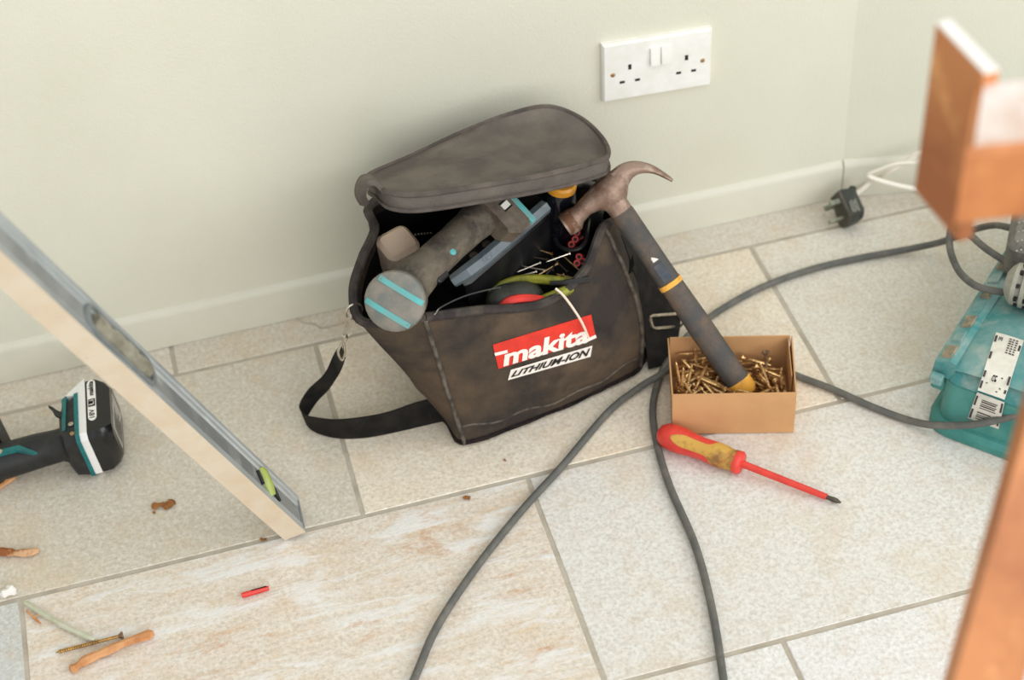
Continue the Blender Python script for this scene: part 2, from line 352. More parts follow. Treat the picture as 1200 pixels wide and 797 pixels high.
# ------------------------------------------------------------------ double socket
SO = V3((.5950, .002, .2878)); SX = V3((.9983, 0, -.0480)).normalized(); SZ = V3((.012, 0, 1)).normalized(); SN = V3((0, -1, 0))
so = thing('double_socket', 'white double wall socket with two switches, screwed to the cream wall', 'socket', SO)
W2, H2 = .073, .043
def plate(ins, d):
    P = []
    for sx, sy in ((-1,-1),(1,-1),(1,1),(-1,1)):
        P.append(SO+SX*sx*(W2-ins)+SZ*sy*(H2-ins)+SN*d)
    return P
part('face_plate', MB().loft([plate(0, 0), plate(0, .006), plate(.0022, .0095)], caps=True), 'white_plastic', so, angle=20)
def at(fx, fy, d): return SO+SX*(fx-.5)*2*W2+SZ*(.5-fy)*2*H2+SN*d
RS = Matrix((SX, SZ, SN)).transposed()
for fx in (.47, .57):
    mb = MB(); c = at(fx, .30, .0112); w_, h_ = .0060, .0122
    P = [c+SX*x+SZ*y+SN*z for x, y, z in ((-w_,-h_,-.002),(w_,-h_,-.002),(w_,h_,-.002),(-w_,h_,-.002),(-w_,-h_,.0035),(w_,-h_,.0035),(w_,h_,.0008),(-w_,h_,.0008))]
    part('rocker_switch', mb.hull8(P[:4], P[4:]), 'white_plastic', so, angle=20)
for fx, fy, w_, h_ in ((.245, .43, .0042, .0075), (.765, .43, .0042, .0075), (.175, .68, .0066, .0036), (.315, .68, .0066, .0036), (.695, .68, .0066, .0036), (.835, .68, .0066, .0036)):
    part('pin_slot', MB().box(at(fx, fy, .0094), (w_, h_, .001), RS), 'dark_hole', so)
for fx in (.09, .915):
    sc_ = part('fixing_screw', MB().lathe([(.0032, 0), (.0032, .0006), (.0022, .0012)], at(fx, .53, .0090), SN, 14), 'brass', so)

# ================================================================== tool bag
BO = V3((.244, -.304, 0)); BU = V3((.977, .211, 0)).normalized(); BV = V3((-.211, .977, 0)).normalized(); BZ = V3((0, 0, 1))
def Lc(u, v, z): return BO+BU*u+BV*v+BZ*z
bag = thing('tool_bag', 'black canvas tool bag with lid flapped up, red logo on its front, beside the wall', 'bag', Lc(.13, .1, 0))
bottom = [Lc(*p, .004) for p in ((0,0),(.065,-.006),(.13,-.008),(.2,-.004),(.252,.004),(.275,.04),(.28,.11),(.265,.19),(.13,.2),(.0,.195),(.004,.165),(.000,.125),(-.003,.08),(-.003,.035))]
top = [V3(p) for p in ((0.2132, -0.3107, 0.2278), (0.2777, -0.2967, 0.2072), (0.3608, -0.2747, 0.1745), (0.4203, -0.2475, 0.1836), (0.4596, -0.2063, 0.2123), (0.4893, -0.1590, 0.1807), (0.5025, -0.0948, 0.1582), (0.4588, -0.0582, 0.2200), (0.3180, -0.0784, 0.2400), (0.1969, -0.1097, 0.2500), (0.1859, -0.1632, 0.2505), (0.1601, -0.2148, 0.2531), (0.1397, -0.2601, 0.2441), (0.1445, -0.2948, 0.2264))]
cen = Lc(.12, .1, 0)
NS = 6
bl = []; 
LV = [0, .04, .1, .18, .27, .36, .45, .55, .65, .75, .85, .93, 1.0]
from mathutils import noise as mnoise
bot = spline(bottom, NS, True); tp = spline(top, NS, True); NB = len(bot)
def outw(p):
    d = V3((p.x-cen.x, p.y-cen.y, 0)); lu = d.dot(BU)/.15; lv = d.dot(BV)/.1; k = 4.0
    g = BU*(abs(lu)**(k-1)*(1 if lu > 0 else -1))/.15+BV*(abs(lv)**(k-1)*(1 if lv > 0 else -1))/.1
    return g.normalized()
BUL = [.0, .010, .016, .016, .016, .010, .008, .01, .01, .004, .0, .0, .0, .0]
bul = spline([V3((x, 0, 0)) for x in BUL], NS, True)
def skin(j, t, off=0.0):
    a, b = bot[j % NB], tp[j % NB]; m = (a+b)/2+outw((a+b)/2)*bul[j % NB].x*2
    p = a*(1-t)**2+m*2*t*(1-t)+b*t*t
    nz = mnoise.noise(p*14)*.0042*math.sin(PI*min(1, t*1.05))+mnoise.noise(p*34+V3((5, 1, 2)))*.0016*math.sin(PI*t)
    return p+outw(p)*(nz+off)
outer = [[skin(j, t) for j in range(NB)] for t in LV]
inner = [[skin(j, t, -.0045) for j in range(NB)] for t in LV]
body_mb = MB().loft([[p-BZ*.003+(cen+BZ*0-p)*.08 for p in outer[0]]]+outer+[inner[-1], inner[-2]], capa=True)
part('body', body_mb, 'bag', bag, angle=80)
part('lining', MB().loft([inner[i] for i in range(len(LV)-1, -1, -1)], capb=True), 'liner', bag, angle=80)
bvh = BVHTree.FromPolygons([tuple(p) for p in body_mb.v], body_mb.f)
part('rim_piping', MB().tube([ (outer[-1][j]+inner[-1][j])/2+BZ*.001 for j in range(NB)]+[(outer[-1][0]+inner[-1][0])/2+BZ*.001], .0058, 8, caps=False), 'piping', bag)
for j in (0, 4*NS):
    part('seam', MB().tube([skin(j, t, .0012) for t in [k/24 for k in range(25)]], .0026, 6), 'seam', bag)
part('seam', MB().tube([skin(j, .13+.02*math.sin(j), .0002) for j in range(0, 4*NS+1)], .0013, 5), 'seam', bag)
part('base_edge', MB().tube([outer[0][j]+BZ*(.001+.002*random.random())+outw(outer[0][j])*.0015*random.random() for j in range(NB)]+[outer[0][0]+BZ*.001], .0036, 7, caps=False), 'fuzz', bag)
PRJ = V3((.13, .70, -.70)).normalized()
def on_bag(lift):
    def f(p):
        p = V3(p); h = bvh.ray_cast(p-PRJ*.25, PRJ)
        q = h[0] if h[0] is not None else p
        n = h[1] if h[0] is not None else -PRJ
        if n.dot(PRJ) > 0: n = -n
        return q+n*lift
    return f
def decal_grid(name, quad, m, lift, nx=14, ny=5):
    pr_ = on_bag(lift); mb = MB(); vs = [pr_(bilin(quad, i/nx, j/ny)) for j in range(ny+1) for i in range(nx+1)]
    fs = [(j*(nx+1)+i, j*(nx+1)+i+1, (j+1)*(nx+1)+i+1, (j+1)*(nx+1)+i) for j in range(ny) for i in range(nx)]
    return part(name, mb.add(vs, fs), m, bag, angle=80)
panel = decal_grid('logo_panel', ((0.2963, -0.2927, 0.1062), (0.4266, -0.2646, 0.0917), (0.4219, -0.2656, 0.1340), (0.2920, -0.2936, 0.1481)), 'red_print', .0010)
mb = print_text('makita', ((0.3026, -0.2913, 0.1073), (0.4171, -0.2666, 0.0906), (0.4151, -0.2670, 0.1196), (0.3011, -0.2917, 0.1344)), (0,0,0), .18, .035, proj=on_bag(.0020))
for q in (((0.2935, -0.2933, 0.1297), (0.3095, -0.2898, 0.1266), (0.3093, -0.2899, 0.1317), (0.2927, -0.2935, 0.1351)), ((0.4137, -0.2674, 0.0923), (0.4266, -0.2646, 0.0931), (0.4256, -0.2648, 0.0987), (0.4127, -0.2676, 0.0979))):
    vs = [on_bag(.0020)(bilin(q, i/3, j)) for j in (0, 1) for i in range(4)]; mb.add(vs, [(i, i+1, i+5, i+4) for i in range(3)])
part('logo_lettering', mb, 'white_print', bag, smooth=False)
decal_grid('lithium_panel', ((0.3072, -0.2904, 0.0817), (0.4175, -0.2665, 0.0648), (0.4210, -0.2658, 0.0821), (0.3121, -0.2893, 0.0966)), 'white_print', .0010, 12, 2)
part('lithium_lettering', print_text('LITHIUM-ION', ((0.3108, -0.2896, 0.0850), (0.4153, -0.2670, 0.0685), (0.4177, -0.2665, 0.0800), (0.3145, -0.2888, 0.0932)), (0,0,0), .25, .03, proj=on_bag(.0019)), 'brown_print', bag, smooth=False)

# lid, propped up on the tools
lo_ = [V3(p) for p in ((0.1948, -0.1408, 0.3139), (0.2536, -0.1025, 0.2988), (0.3236, -0.0823, 0.3027), (0.3843, -0.0692, 0.3042), (0.4322, -0.0691, 0.3039), (0.4657, -0.0874, 0.2928), (0.4813, -0.1249, 0.2867), (0.4781, -0.1665, 0.2915), (0.4540, -0.1973, 0.3085), (0.3870, -0.2220, 0.3251), (0.3011, -0.2457, 0.3479), (0.2300, -0.2610, 0.3661), (0.1978, -0.2577, 0.3758), (0.1920, -0.2027, 0.3506))]
ol = spline(lo_, 6, True); NL = len(ol)
ub = lambda p: (p-BO).dot(BU)
def lid_ring(f, dz):
    out = []
    for p in ol:
        s = min(max(ub(p), .03), .19)                                # nearest point of the lid's long midline
        mids = [V3((0.2205, -0.2068, 0.3462)), V3((0.4396, -0.1391, 0.2983))]; k = (s-.03)/.16; m = mids[0]*(1-k)+mids[1]*k
        out.append(m+(p-m)*f+BZ*dz)
    return out
LN = BZ
lid_mb = MB().loft([lid_ring(.05, -.003), lid_ring(.5, -.0035), lid_ring(.80, -.004), lid_ring(.90, -.001), lid_ring(.985, .002), lid_ring(1.03, -.003), lid_ring(1.035, -.012), lid_ring(1.01, -.021), lid_ring(.96, -.021), lid_ring(.95, -.010), lid_ring(.6, -.009)], caps=True)
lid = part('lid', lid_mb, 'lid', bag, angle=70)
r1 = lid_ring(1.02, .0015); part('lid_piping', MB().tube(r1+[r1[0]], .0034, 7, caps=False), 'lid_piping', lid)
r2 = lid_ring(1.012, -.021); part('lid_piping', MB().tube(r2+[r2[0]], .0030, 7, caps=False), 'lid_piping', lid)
part('lid_tab', MB().ribbon(spline([(0.1934, -0.1513, 0.3208), (0.1817, -0.1743, 0.3396), (0.1732, -0.1966, 0.3485), (0.1699, -0.2024, 0.3389), (0.1739, -0.1964, 0.3208)], 5), spline([(0.1955, -0.2531, 0.3729), (0.1867, -0.2448, 0.3822), (0.1775, -0.2417, 0.3799), (0.1735, -0.2272, 0.3543), (0.1782, -0.2160, 0.3321)], 5), .007), 'lid', lid, angle=70)
hr = [j for j in range(7*NS+2, 9*NS-1)]
A_ = [tp[j] for j in hr]; fl = []
for q in A_:
    c = min(ol, key=lambda p: abs(ub(p)-ub(q))+3*max(0, .17-(p-BO).dot(BV))); fl.append(c-BZ*.006)
part('hinge_flap', MB().ribbon(A_, fl, .003), 'bag', bag)
# carrying strap: left end clipped to a ring, folded on the floor, running under the bag; right end hanging with its slider
part('ring', MB().tube([V3((0.1380, -0.2758, 0.2316))+BU*math.cos(a)*.010+BZ*math.sin(a)*.011 for a in [2*PI*k/16 for k in range(17)]], .0014, 6, caps=False), 'steel', bag)
clip = part('snap_hook', MB().tube(spline([(0.1349, -0.2815, 0.2322), (0.1386, -0.2808, 0.2198), (0.1331, -0.2819, 0.2104), (0.1261, -0.2835, 0.2044), (0.1223, -0.2843, 0.2076), (0.1257, -0.2835, 0.2180), (0.1315, -0.2823, 0.2299), (0.1349, -0.2815, 0.2322)], 4), .0021, 7, caps=False), 'steel', bag)
part('swivel', MB().lathe([(.002, 0), (.0042, .002), (.0042, .007), (.002, .010)], (0.1233, -0.2841, 0.2071), (V3((0.1190, -0.2850, 0.1984))-V3((0.1233, -0.2841, 0.2071))), 12), 'steel', clip)
part('strap_loop', MB().tube(spline([(0.1190, -0.2850, 0.1984), (0.1189, -0.2850, 0.1821), (0.1142, -0.2860, 0.1706), (0.1110, -0.2867, 0.1860), (0.1190, -0.2850, 0.1984)], 4), .0016, 6, caps=False), 'steel', clip)
sa = spline([(0.1153, -0.2858, 0.1948), (0.1123, -0.2083, 0.1100), (0.0961, -0.2014, 0.0750), (0.0745, -0.1909, 0.0450), (0.0607, -0.1939, 0.0280), (0.0591, -0.1982, 0.0220), (0.0620, -0.2184, 0.0300), (0.0701, -0.2318, 0.0360), (0.0955, -0.2469, 0.0380), (0.1296, -0.2536, 0.0380), (0.1617, -0.2550, 0.0380), (0.2009, -0.2494, 0.0380), (0.2448, -0.2478, 0.0360)], 5)
sb = spline([(0.1176, -0.2853, 0.1717), (0.1138, -0.2203, 0.0900), (0.0984, -0.2094, 0.0550), (0.0821, -0.1917, 0.0220), (0.0672, -0.1935, 0.0040), (0.0625, -0.2004, 0.0030), (0.0645, -0.2126, 0.0020), (0.0729, -0.2263, 0.0020), (0.0948, -0.2428, 0.0020), (0.1255, -0.2529, 0.0020), (0.1630, -0.2561, 0.0020), (0.2156, -0.2565, 0.0020), (0.2562, -0.2574, 0.0020)], 5)
part('shoulder_strap', MB().ribbon(sa, sb, .0022), 'web', bag, angle=60)
ra = spline([(0.4898, -0.1742, 0.1691), (0.4938, -0.1989, 0.1462), (0.5018, -0.2074, 0.1012), (0.5051, -0.2169, 0.0499), (0.5032, -0.2327, 0.0227), (0.5002, -0.2517, 0.0030)], 5)
rb = spline([(0.5359, -0.1183, 0.1121), (0.5528, -0.1504, 0.0898), (0.5644, -0.1683, 0.0425), (0.5645, -0.1888, 0.0195), (0.5464, -0.2277, 0.0140), (0.5280, -0.2511, 0.0030)], 5)
part('shoulder_strap', MB().ribbon(ra, rb, .0022), 'web', bag, angle=60)
k1 = lambda p: V3(p)-BV*.020
part('slider_buckle', MB().tube([k1(p) for p in ((0.5050, -0.2108, 0.0727), (0.5102, -0.2087, 0.0722), (0.5555, -0.1774, 0.0350), (0.5601, -0.1744, 0.0265), (0.5627, -0.1738, 0.0115), (0.5589, -0.1746, 0.0088), (0.5138, -0.2079, 0.0483), (0.5086, -0.2101, 0.0547), (0.5050, -0.2108, 0.0727))], .0019, 6, caps=False), 'steel', bag)

# ================================================================== spirit level
EX = V3((-.311, -.226, .923)).normalized()
h = EX.cross(V3((0, 0, 1))).normalized(); nn = h.cross(EX); ph = math.radians(309)
E1 = h*math.cos(ph)+nn*math.sin(ph); E2 = -(EX.cross(E1))
LB = V3((0.0299, -0.3887, 0.0088)); LW, LH, LL = .0275, .050, 1.05
lv = thing('spirit_level', 'grey aluminium spirit level leaning diagonally at left, foot on the floor', 'spirit level', LB)
def lp(a, b, s): return LB+E1*a*LW+E2*b*LH+EX*s
# I-section: edge strip in warmer cream, two rails, recessed web
prof = [(0,0),(1,0),(1,1),(0,1),(0,.90),(0.06,.86),(0.06,.76),(.13,.72),(.13,.28),(.06,.24),(.06,.12),(0,.08)]
part('frame', MB().loft([[lp(a, b, s) for a, b in prof] for s in (.0008, LL)], caps=True), 'alu', lv, angle=20)
part('cream_edge', MB().loft([[lp(a, b, s) for a, b in ((0,-.012),(1,-.012),(1,.001),(0,.001))] for s in (.0004, LL)], caps=True), 'level_edge', lv, angle=20)
part('web', MB().loft([[lp(a, b, s) for a, b in ((.125,.29),(.16,.29),(.16,.71),(.125,.71))] for s in (.004, LL)], caps=True), 'alu_web', lv, angle=20)
part('end_cap', MB().loft([[lp(a, b, s) for a, b in ((.02,.02),(.98,.02),(.98,.98),(.02,.98))] for s in (-.002, .0008)], caps=True), 'window_grey', lv, angle=20)
def stadium(s0, s1, b0, b1, a, n=8):
    bc = (b0+b1)/2; hb = (b1-b0)/2; r = hb*LH; P = []
    for k in range(n+1):
        t = PI/2-PI*k/n; P.append((s1-r+r*math.cos(t), bc+hb*math.sin(t)))
    for k in range(n+1):
        t = -PI/2-PI*k/n; P.append((s0+r+r*math.cos(t), bc+hb*math.sin(t)))
    return [lp(a, b, s) for s, b in P]
S0, S1 = .372, .512
wf = part('vial_window', MB().loft([stadium(S0, S1, .14, .86, .2), stadium(S0, S1, .14, .86, -.02), stadium(S0+.006, S1-.006, .23, .77, -.02), stadium(S0+.006, S1-.006, .23, .77, .16)]), 'window_grey', lv, angle=30)
part('window_back', MB().loft([stadium(S0+.003, S1-.003, .2, .8, .19), stadium(S0+.003, S1-.003, .2, .8, .14)], caps=True), 'murky', wf, angle=30)
part('acrylic_block', MB().tube([lp(.09, .5+.03*math.sin(s*90), s) for s in [S0+.016+k*(S1-S0-.032)/12 for k in range(13)]], [.008+.0022*abs(math.sin(k*1.05)) for k in range(13)], 8), 'clear', wf)
v2 = part('end_vial', MB().tube([lp(.10, .80, .108), lp(.10, .68, .104), lp(.10, .42, .094), lp(.10, .24, .088)], [.005, .0075, .0075, .0055], 10), 'vial', lv)
mb = MB()
for k, s in enumerate((.078, .072, .116)): mb.tube([lp(.08, .62-.1*(k % 2), s+.004), lp(.08, .34-.06*(k % 2), s-.006)], .0026, 6)
part('vial_holder', mb, 'black_plastic', lv)

# ================================================================== hammer
HC = V3((0.4698, -0.1939, 0.2557)); HE = V3((0.5936, -0.3512, 0.0250)); HA = (HE-HC).normalized(); HL = (HE-HC).length
VD = (HC-CAM).normalized(); HH = HA.cross(VD).normalized()
if HH.dot(V3((0.5478, -0.1770, 0.2567))-HC) < 0: HH = -HH
HN = HA.cross(HH).normalized()
if HN.dot(VD) < 0: HN = -HN
hm = thing('hammer', 'rusty claw hammer leaning on the bag with its yellow end in the screw box', 'hammer', HE)
def hp(a, x, n=0.0): return HC+HA*a+HH*x+HN*n
def ell(c, X, Y, rx, ry, n=14): return [c+X*math.cos(2*PI*k/n)*rx+Y*math.sin(2*PI*k/n)*ry for k in range(n)]
# striking side: round face, neck, cheek
hd = MB().loft([ell(hp(.003, -.066), HA, HN, .0118, .0118), ell(hp(.003, -.0655), HA, HN, .0142, .0142), ell(hp(.003, -.050), HA, HN, .0146, .0146), ell(hp(.001, -.044), HA, HN, .0112, .0112), ell(hp(-.002, -.032), HA, HN, .0112, .0112), ell(hp(-.002, -.019), HA, HN, .0140, .0128), ell(hp(.002, -.010), HA, HN, .0210, .0142), ell(hp(.003, .004), HA, HN, .0235, .0145), ell(hp(-.001, .014), HA, HN, .0200, .0135), ell(hp(-.006, .024), HA, HN, .0135, .0128)], caps=True)
head = part('head', hd, 'hammer_steel', hm, angle=50)
part('striking_face', MB().lathe([(.0149, 0), (.0152, .006), (.0150, .012)], hp(.003, -.0625), HH, 18, caps=False), 'hammer_rust', head)
for sgn in (-1, 1):
    P = spline([hp(-.006, .018, sgn*.0058), hp(-.009, .032, sgn*.0062), hp(-.005, .046, sgn*.0068), hp(.008, .060, sgn*.0076), hp(.030, .071, sgn*.0084)], 4)
    rings = []
    for i, p in enumerate(P):
        t = i/(len(P)-1); T = (P[min(i+1, len(P)-1)]-P[max(i-1, 0)]).normalized(); Nn = T.cross(HN).normalized()
        rx = .0125*(1-t)**1.2+.0020; rings.append([p+Nn*math.cos(q)*rx+HN*math.sin(q)*(.0056-.0012*t) for q in [2*PI*k/8+PI/8 for k in range(8)]])
    part('claw', MB().loft(rings, caps=True), 'hammer_steel', head, angle=40)
def hprof(lst, n=12): return MB().loft([[HC+HA*a+HH*x+HN*z for x, z in [(math.copysign(abs(math.cos(q))**.75, math.cos(q))*rx, math.copysign(abs(math.sin(q))**.75, math.sin(q))*rz) for q in [2*PI*k/n+PI/n for k in range(n)]]] for a, rx, rz in lst], caps=True)
part('shaft', hprof([(.026, .0138, .0118), (.032, .0150, .0108), (.060, .0148, .0105), (.100, .0146, .0105), (.134, .0146, .0108)]), 'hammer_grip', hm, angle=50)
part('socket', hprof([(.010, .0150, .0128), (.022, .0145, .0125), (.0275, .0142, .0122)]), 'hammer_steel', head, angle=50)
part('band', hprof([(.132, .0158, .0120), (.1385, .0158, .0120)]), 'hammer_yellow', hm, angle=50)
part('grip', hprof([(.137, .0148, .0115), (.155, .0152, .0122), (.20, .0162, .0132), (.25, .0160, .0130), (HL-.035, .0162, .0132), (HL-.012, .0172, .0142)]), 'hammer_grip', hm, angle=50)
part('end_cap', hprof([(HL-.021, .0174, .0144), (HL-.006, .0172, .0142), (HL, .014, .011)]), 'hammer_yellow', hm, angle=50)
mb = MB()
for x0, x1, a0, a1 in ((-.006, .006, .104, .128),):
    mb.hull8([hp(a0, x0, -.0096), hp(a1, x0, -.0096), hp(a1, x1, -.0096), hp(a0, x1, -.0096)], [hp(a0, x0, -.0112), hp(a1, x0, -.0112), hp(a1, x1, -.0112), hp(a0, x1, -.0112)])
    mb2 = MB().hull8([hp(a0-.012, -.003, -.0096), hp(a0-.004, -.003, -.0096), hp(a0-.004, .005, -.0096), hp(a0-.004, .005, -.0096)], [hp(a0-.009, .001, -.0112), hp(a0-.004, -.003, -.0112), hp(a0-.004, .004, -.0112), hp(a0-.004, .004, -.0112)])
for sg in (1,):
    q = MB()
    for p in mb.v: q.v.append(p)
    q.f = mb.f
part('label', mb, 'blue_label', hm, smooth=False)
part('arrow_mark', mb2, 'white_print', hm, smooth=False)

# ================================================================== cardboard box of screws
XB = V3((.9556, -.2947, 0)).normalized(); YB = V3((.2947, .9556, 0)).normalized(); XO = V3((.4925, -.3665, .0005)); BW, BD, BH = .1485, .1005, .0695
bx = thing('cardboard_box', 'small open brown cardboard box full of brass coloured screws', 'box', XO+XB*BW/2+YB*BD/2)
RB = Matrix((XB, YB, V3((0, 0, 1)))).transposed()
def xp(x, y, z): return XO+XB*x+YB*y+V3((0, 0, z))
def panel_(name, x0, x1, y0, y1, z0, z1): part(name, MB().hull8([xp(x0,y0,z0),xp(x1,y0,z0),xp(x1,y1,z0),xp(x0,y1,z0)],[xp(x0,y0,z1),xp(x1,y0,z1),xp(x1,y1,z1),xp(x0,y1,z1)]), 'card', bx, smooth=False)
T_ = .0016
panel_('base_panel', 0, BW, 0, BD, 0, T_)
panel_('front_panel', 0, BW, 0, T_, T_, BH-.001); panel_('back_panel', 0, BW, BD-T_, BD, T_, BH)
part('side_panel', MB().hull8([xp(0,T_,T_),xp(T_,T_,T_),xp(T_,BD-T_,T_),xp(0,BD-T_,T_)],[xp(-.001,T_,BH),xp(T_-.001,T_,BH),xp(T_-.003,BD-T_,BH),xp(-.003,BD-T_,BH)]), 'card', bx, smooth=False)
part('side_panel', MB().hull8([xp(BW-T_,T_,T_),xp(BW,T_,T_),xp(BW,BD-T_,T_),xp(BW-T_,BD-T_,T_)],[xp(BW-T_,T_,BH),xp(BW,T_,BH),xp(BW+.003,BD-T_,BH),xp(BW+.003-T_,BD-T_,BH)]), 'card', bx, smooth=False)
part('end_flap', MB().hull8([xp(BW-T_-.0012,.030,T_),xp(BW-T_-.0002,.030,T_),xp(BW-T_-.0002,BD-.004,T_),xp(BW-T_-.0012,BD-.004,T_)],[xp(BW-T_-.0022,.030,BH-.001),xp(BW-T_-.0012,.030,BH-.001),xp(BW-T_-.0002,BD-.004,BH-.001),xp(BW-T_-.0012,BD-.004,BH-.001)]), 'card', bx, smooth=False)

def make_screw(name, L_, rs, rh, m1, m2, label, group=None):
    """wood screw along +z from its tip; child: head"""
    global ORG
    ORG = V3((0, 0, 0)); pr_ = [(.0002, 0), (rs*.8, rs*2.0)]; z = rs*2.0; k = 0
    while z < L_*.66:
        pr_.append((rs*(1.18 if k % 2 == 0 else .80), z)); z += rs*.62; k += 1
    pr_ += [(rs*.86, L_*.67), (rs*.86, L_-rh*1.0)]
    s = link_mesh(name, MB().lathe(pr_, (0,0,0), (0,0,1), 7), m1, None, angle=25)
    part('head', MB().lathe([(rs*.9, L_-rh*1.05), (rh, L_-.0006), (rh, L_), (rh*.55, L_), (rh*.4, L_-.0012)], (0,0,0), (0,0,1), 12), m2, s, angle=30)
    return tag(s, label, 'screw', group)
def pose(base, d, spin=0.0):
    z = V3(d).normalized(); q = V3((0,0,1)).rotation_difference(z); return Matrix.Translation(V3(base))@(q@Quaternion((0,0,1), spin)).to_matrix().to_4x4()
GL = 'brass coloured wood screw lying in the heap inside the cardboard box'
sproto = make_screw('screw', .038, .0018, .0038, 'gold', 'gold', GL, 'screws heaped in the cardboard box')
first = True; rs_ = random.Random(11)
def segd(a, b, c, d):
    best = 9
    for i in range(7):
        p = a+(b-a)*(i/6)
        for k in range(7): best = min(best, (p-(c+(d-c)*(k/6))).length)
    return best
nscrew = 0
hb0 = HE-HA*.0; 
for lay in range(9):
    z = .0052+lay*.0052; placed = []
    for tr in range(600):
        x = rs_.uniform(.006, BW-.008); y = rs_.uniform(.006, BD-.007)
        an = rs_.choice((0, PI))+rs_.gauss(0, .55) if rs_.random() < .65 else rs_.uniform(0, 2*PI)
        d = XB*math.cos(an)+YB*math.sin(an)
        x2 = x+.038*math.cos(an); y2 = y+.038*math.sin(an)
        if not (.006 < x2 < BW-.008 and .006 < y2 < BD-.007): continue
        a, b = xp(x, y, z), xp(x2, y2, z)
        if any(segd(a, b, c, e) < .0056 for c, e in placed): continue
        if z > .012 and segd(a, b, HE, HE-HA*.06) < .021: continue
        placed.append((a, b)); tilt = rs_.uniform(-.07, .07)
        q = sproto if first else clone(sproto)
        q.matrix_world = pose(a, d+V3((0,0,tilt)), rs_.uniform(0, 6)); first = False
        mx = (x+x2)/2/BW; my = (y+y2)/2/BD
        q['label'] = 'brass coloured screw lying in the %s of the heap inside the cardboard box' % (('back ' if my > .5 else 'front ')+('left' if mx < .36 else 'middle' if mx < .64 else 'right'))
        nscrew += 1
        if len(placed) > 19: break
print('screws', nscrew)
UP = 'brass coloured screw sticking up steeply at the left end of the screw box'
for (b0, t0, lab, dull) in (
    ((0.5176, -0.3295, 0.0300), (0.5168, -0.3086, 0.0640), 'screw standing steeply against the left inner side of the screw box', 1),
    ((0.5166, -0.3323, 0.0300), (0.5248, -0.3143, 0.0580), 'greenish screw standing upright, second from the left side of the box', 1),
    ((0.5221, -0.3326, 0.0300), (0.5356, -0.3153, 0.0600), 'screw leaning right, third from the left side of the box', 0),
    ((0.5275, -0.3422, 0.0360), (0.5541, -0.3194, 0.0580), 'screw leaning far right just left of the hammer handle', 0),
    ((0.5469, -0.3002, 0.0380), (0.5485, -0.2898, 0.0620), 'screw standing point up by the back panel left of the hammer', 0),
    ((0.5433, -0.3287, 0.0420), (0.5294, -0.2950, 0.0520), 'screw lying across the heap with its tip up at left', 0),
    ((0.6229, -0.3647, 0.0300), (0.6154, -0.3374, 0.0600), 'thick screw leaning left, just right of the hammer handle in the box', 0),
    ((0.6358, -0.3664, 0.0260), (0.6362, -0.3559, 0.0560), 'screw standing upright by the right inner side of the box', 1)):
    d = V3(t0)-V3(b0); c = clone(sproto, mw=pose(V3(t0), -d)); del c['group']; c['label'] = lab
bs = make_screw('screw', .040, .0019, .0052, 'bronze', 'bronze', 'bronze screw standing head up by the back right corner of the screw box')
bs.matrix_world = pose((0.6256, -0.3409, 0.0260), V3((0.6275, -0.3261, 0.0620))-V3((0.6256, -0.3409, 0.0260)))
# ================================================================== things inside the bag
# grey pistol-shaped driver lying across the opening
CC = V3((0.1810, -0.3190, 0.2720)); G0 = V3((0.2173, -0.2722, 0.2620)); G1 = V3((0.3157, -0.1876, 0.2580))
GD = (G1-G0).normalized(); CV = (CAM-CC).normalized(); CN = (CV-GD*.22+V3((-.05,0,-.02))).normalized()
dr = thing('impact_driver', 'dusty grey cordless driver with aqua stripes on its round end, lying across the open bag', 'power tool', CC-V3((0,0,.04)))
CX = (GD-CN*GD.dot(CN)).normalized(); CY = CN.cross(CX)
part('motor_housing', MB().lathe([(.022, -.048), (.030, -.040), (.0335, -.026), (.0345, -.010), (.0345, -.003)], CC, CN, 28, ref=CX), 'dusty_grey', dr, angle=40)
part('end_cover', MB().lathe([(.0345, -.004), (.0350, -.001), (.0335, .0035), (.0295, .0062), (.018, .0072)], CC, CN, 28, ref=CX), 'cap_grey', dr, angle=35)
# two aqua stripes across the cover
SDir = (V3((0.1963, -0.3501, 0.2700))-V3((0.1635, -0.2757, 0.2700))); SDir = (SDir-CN*SDir.dot(CN)).normalized(); STr = CN.cross(SDir).normalized()
def cover_h(r): 
    P = [(.018, .0072), (.0295, .0062), (.0335, .0035), (.0350, -.001)]
    if r <= .018: return .0072
    for (a, b), (c, d) in zip(P, P[1:]):
        if r <= c: return b+(d-b)*(r-a)/(c-a)
    return -.001
for off, l0, l1 in ((.0150, -.0285, .0285), (-.0150, -.0285, .0285)):
    A, B = [], []
    for k in range(13):
        s = l0+(l1-l0)*k/12
        for lst, o2 in ((A, off-.0032), (B, off+.0032)):
            r = math.hypot(s, o2); lst.append(CC+SDir*s+STr*o2+CN*(cover_h(r)+.0005))
    part('stripe', MB().ribbon(A, B, .001), 'aqua', dr)
gw = CN
gy = GD.cross(CN).normalized(); gz = gy.cross(GD).normalized()
def gring(c, rx, rz, n=14): return [c+gy*math.cos(2*PI*k/n)*rx+gz*math.sin(2*PI*k/n)*rz for k in range(n)]
GL_ = (G1-G0).length
gr = MB().loft([gring(G0-GD*.020-gz*.012, .030, .018), gring(G0-GD*.004-gz*.006, .026, .0195), gring(G0+GD*.02, .0218, .0200), gring(G0+GD*GL_*.5, .0205, .0195), gring(G0+GD*GL_*.8, .0215, .0195), gring(G1, .024, .0190)], caps=True)
grip = part('grip', gr, 'dusty_grey', dr, angle=60)
part('grip_screw', MB().lathe([(.0042, 0), (.0042, .001), (.003, .0016)], G0+GD*.045+gy*.008+gz*.0178, gz, 10), 'aqua', grip)
part('trigger', MB().rbox(G0+GD*.018-gy*.020*(-1 if gy.z < 0 else 1)+gz*.004, (.02, .010, .012), basis(GD, gz), .004), 'black_plastic', dr)
RF = basis(GD, gz)
FC = V3((0.3352, -0.1893, 0.2580))
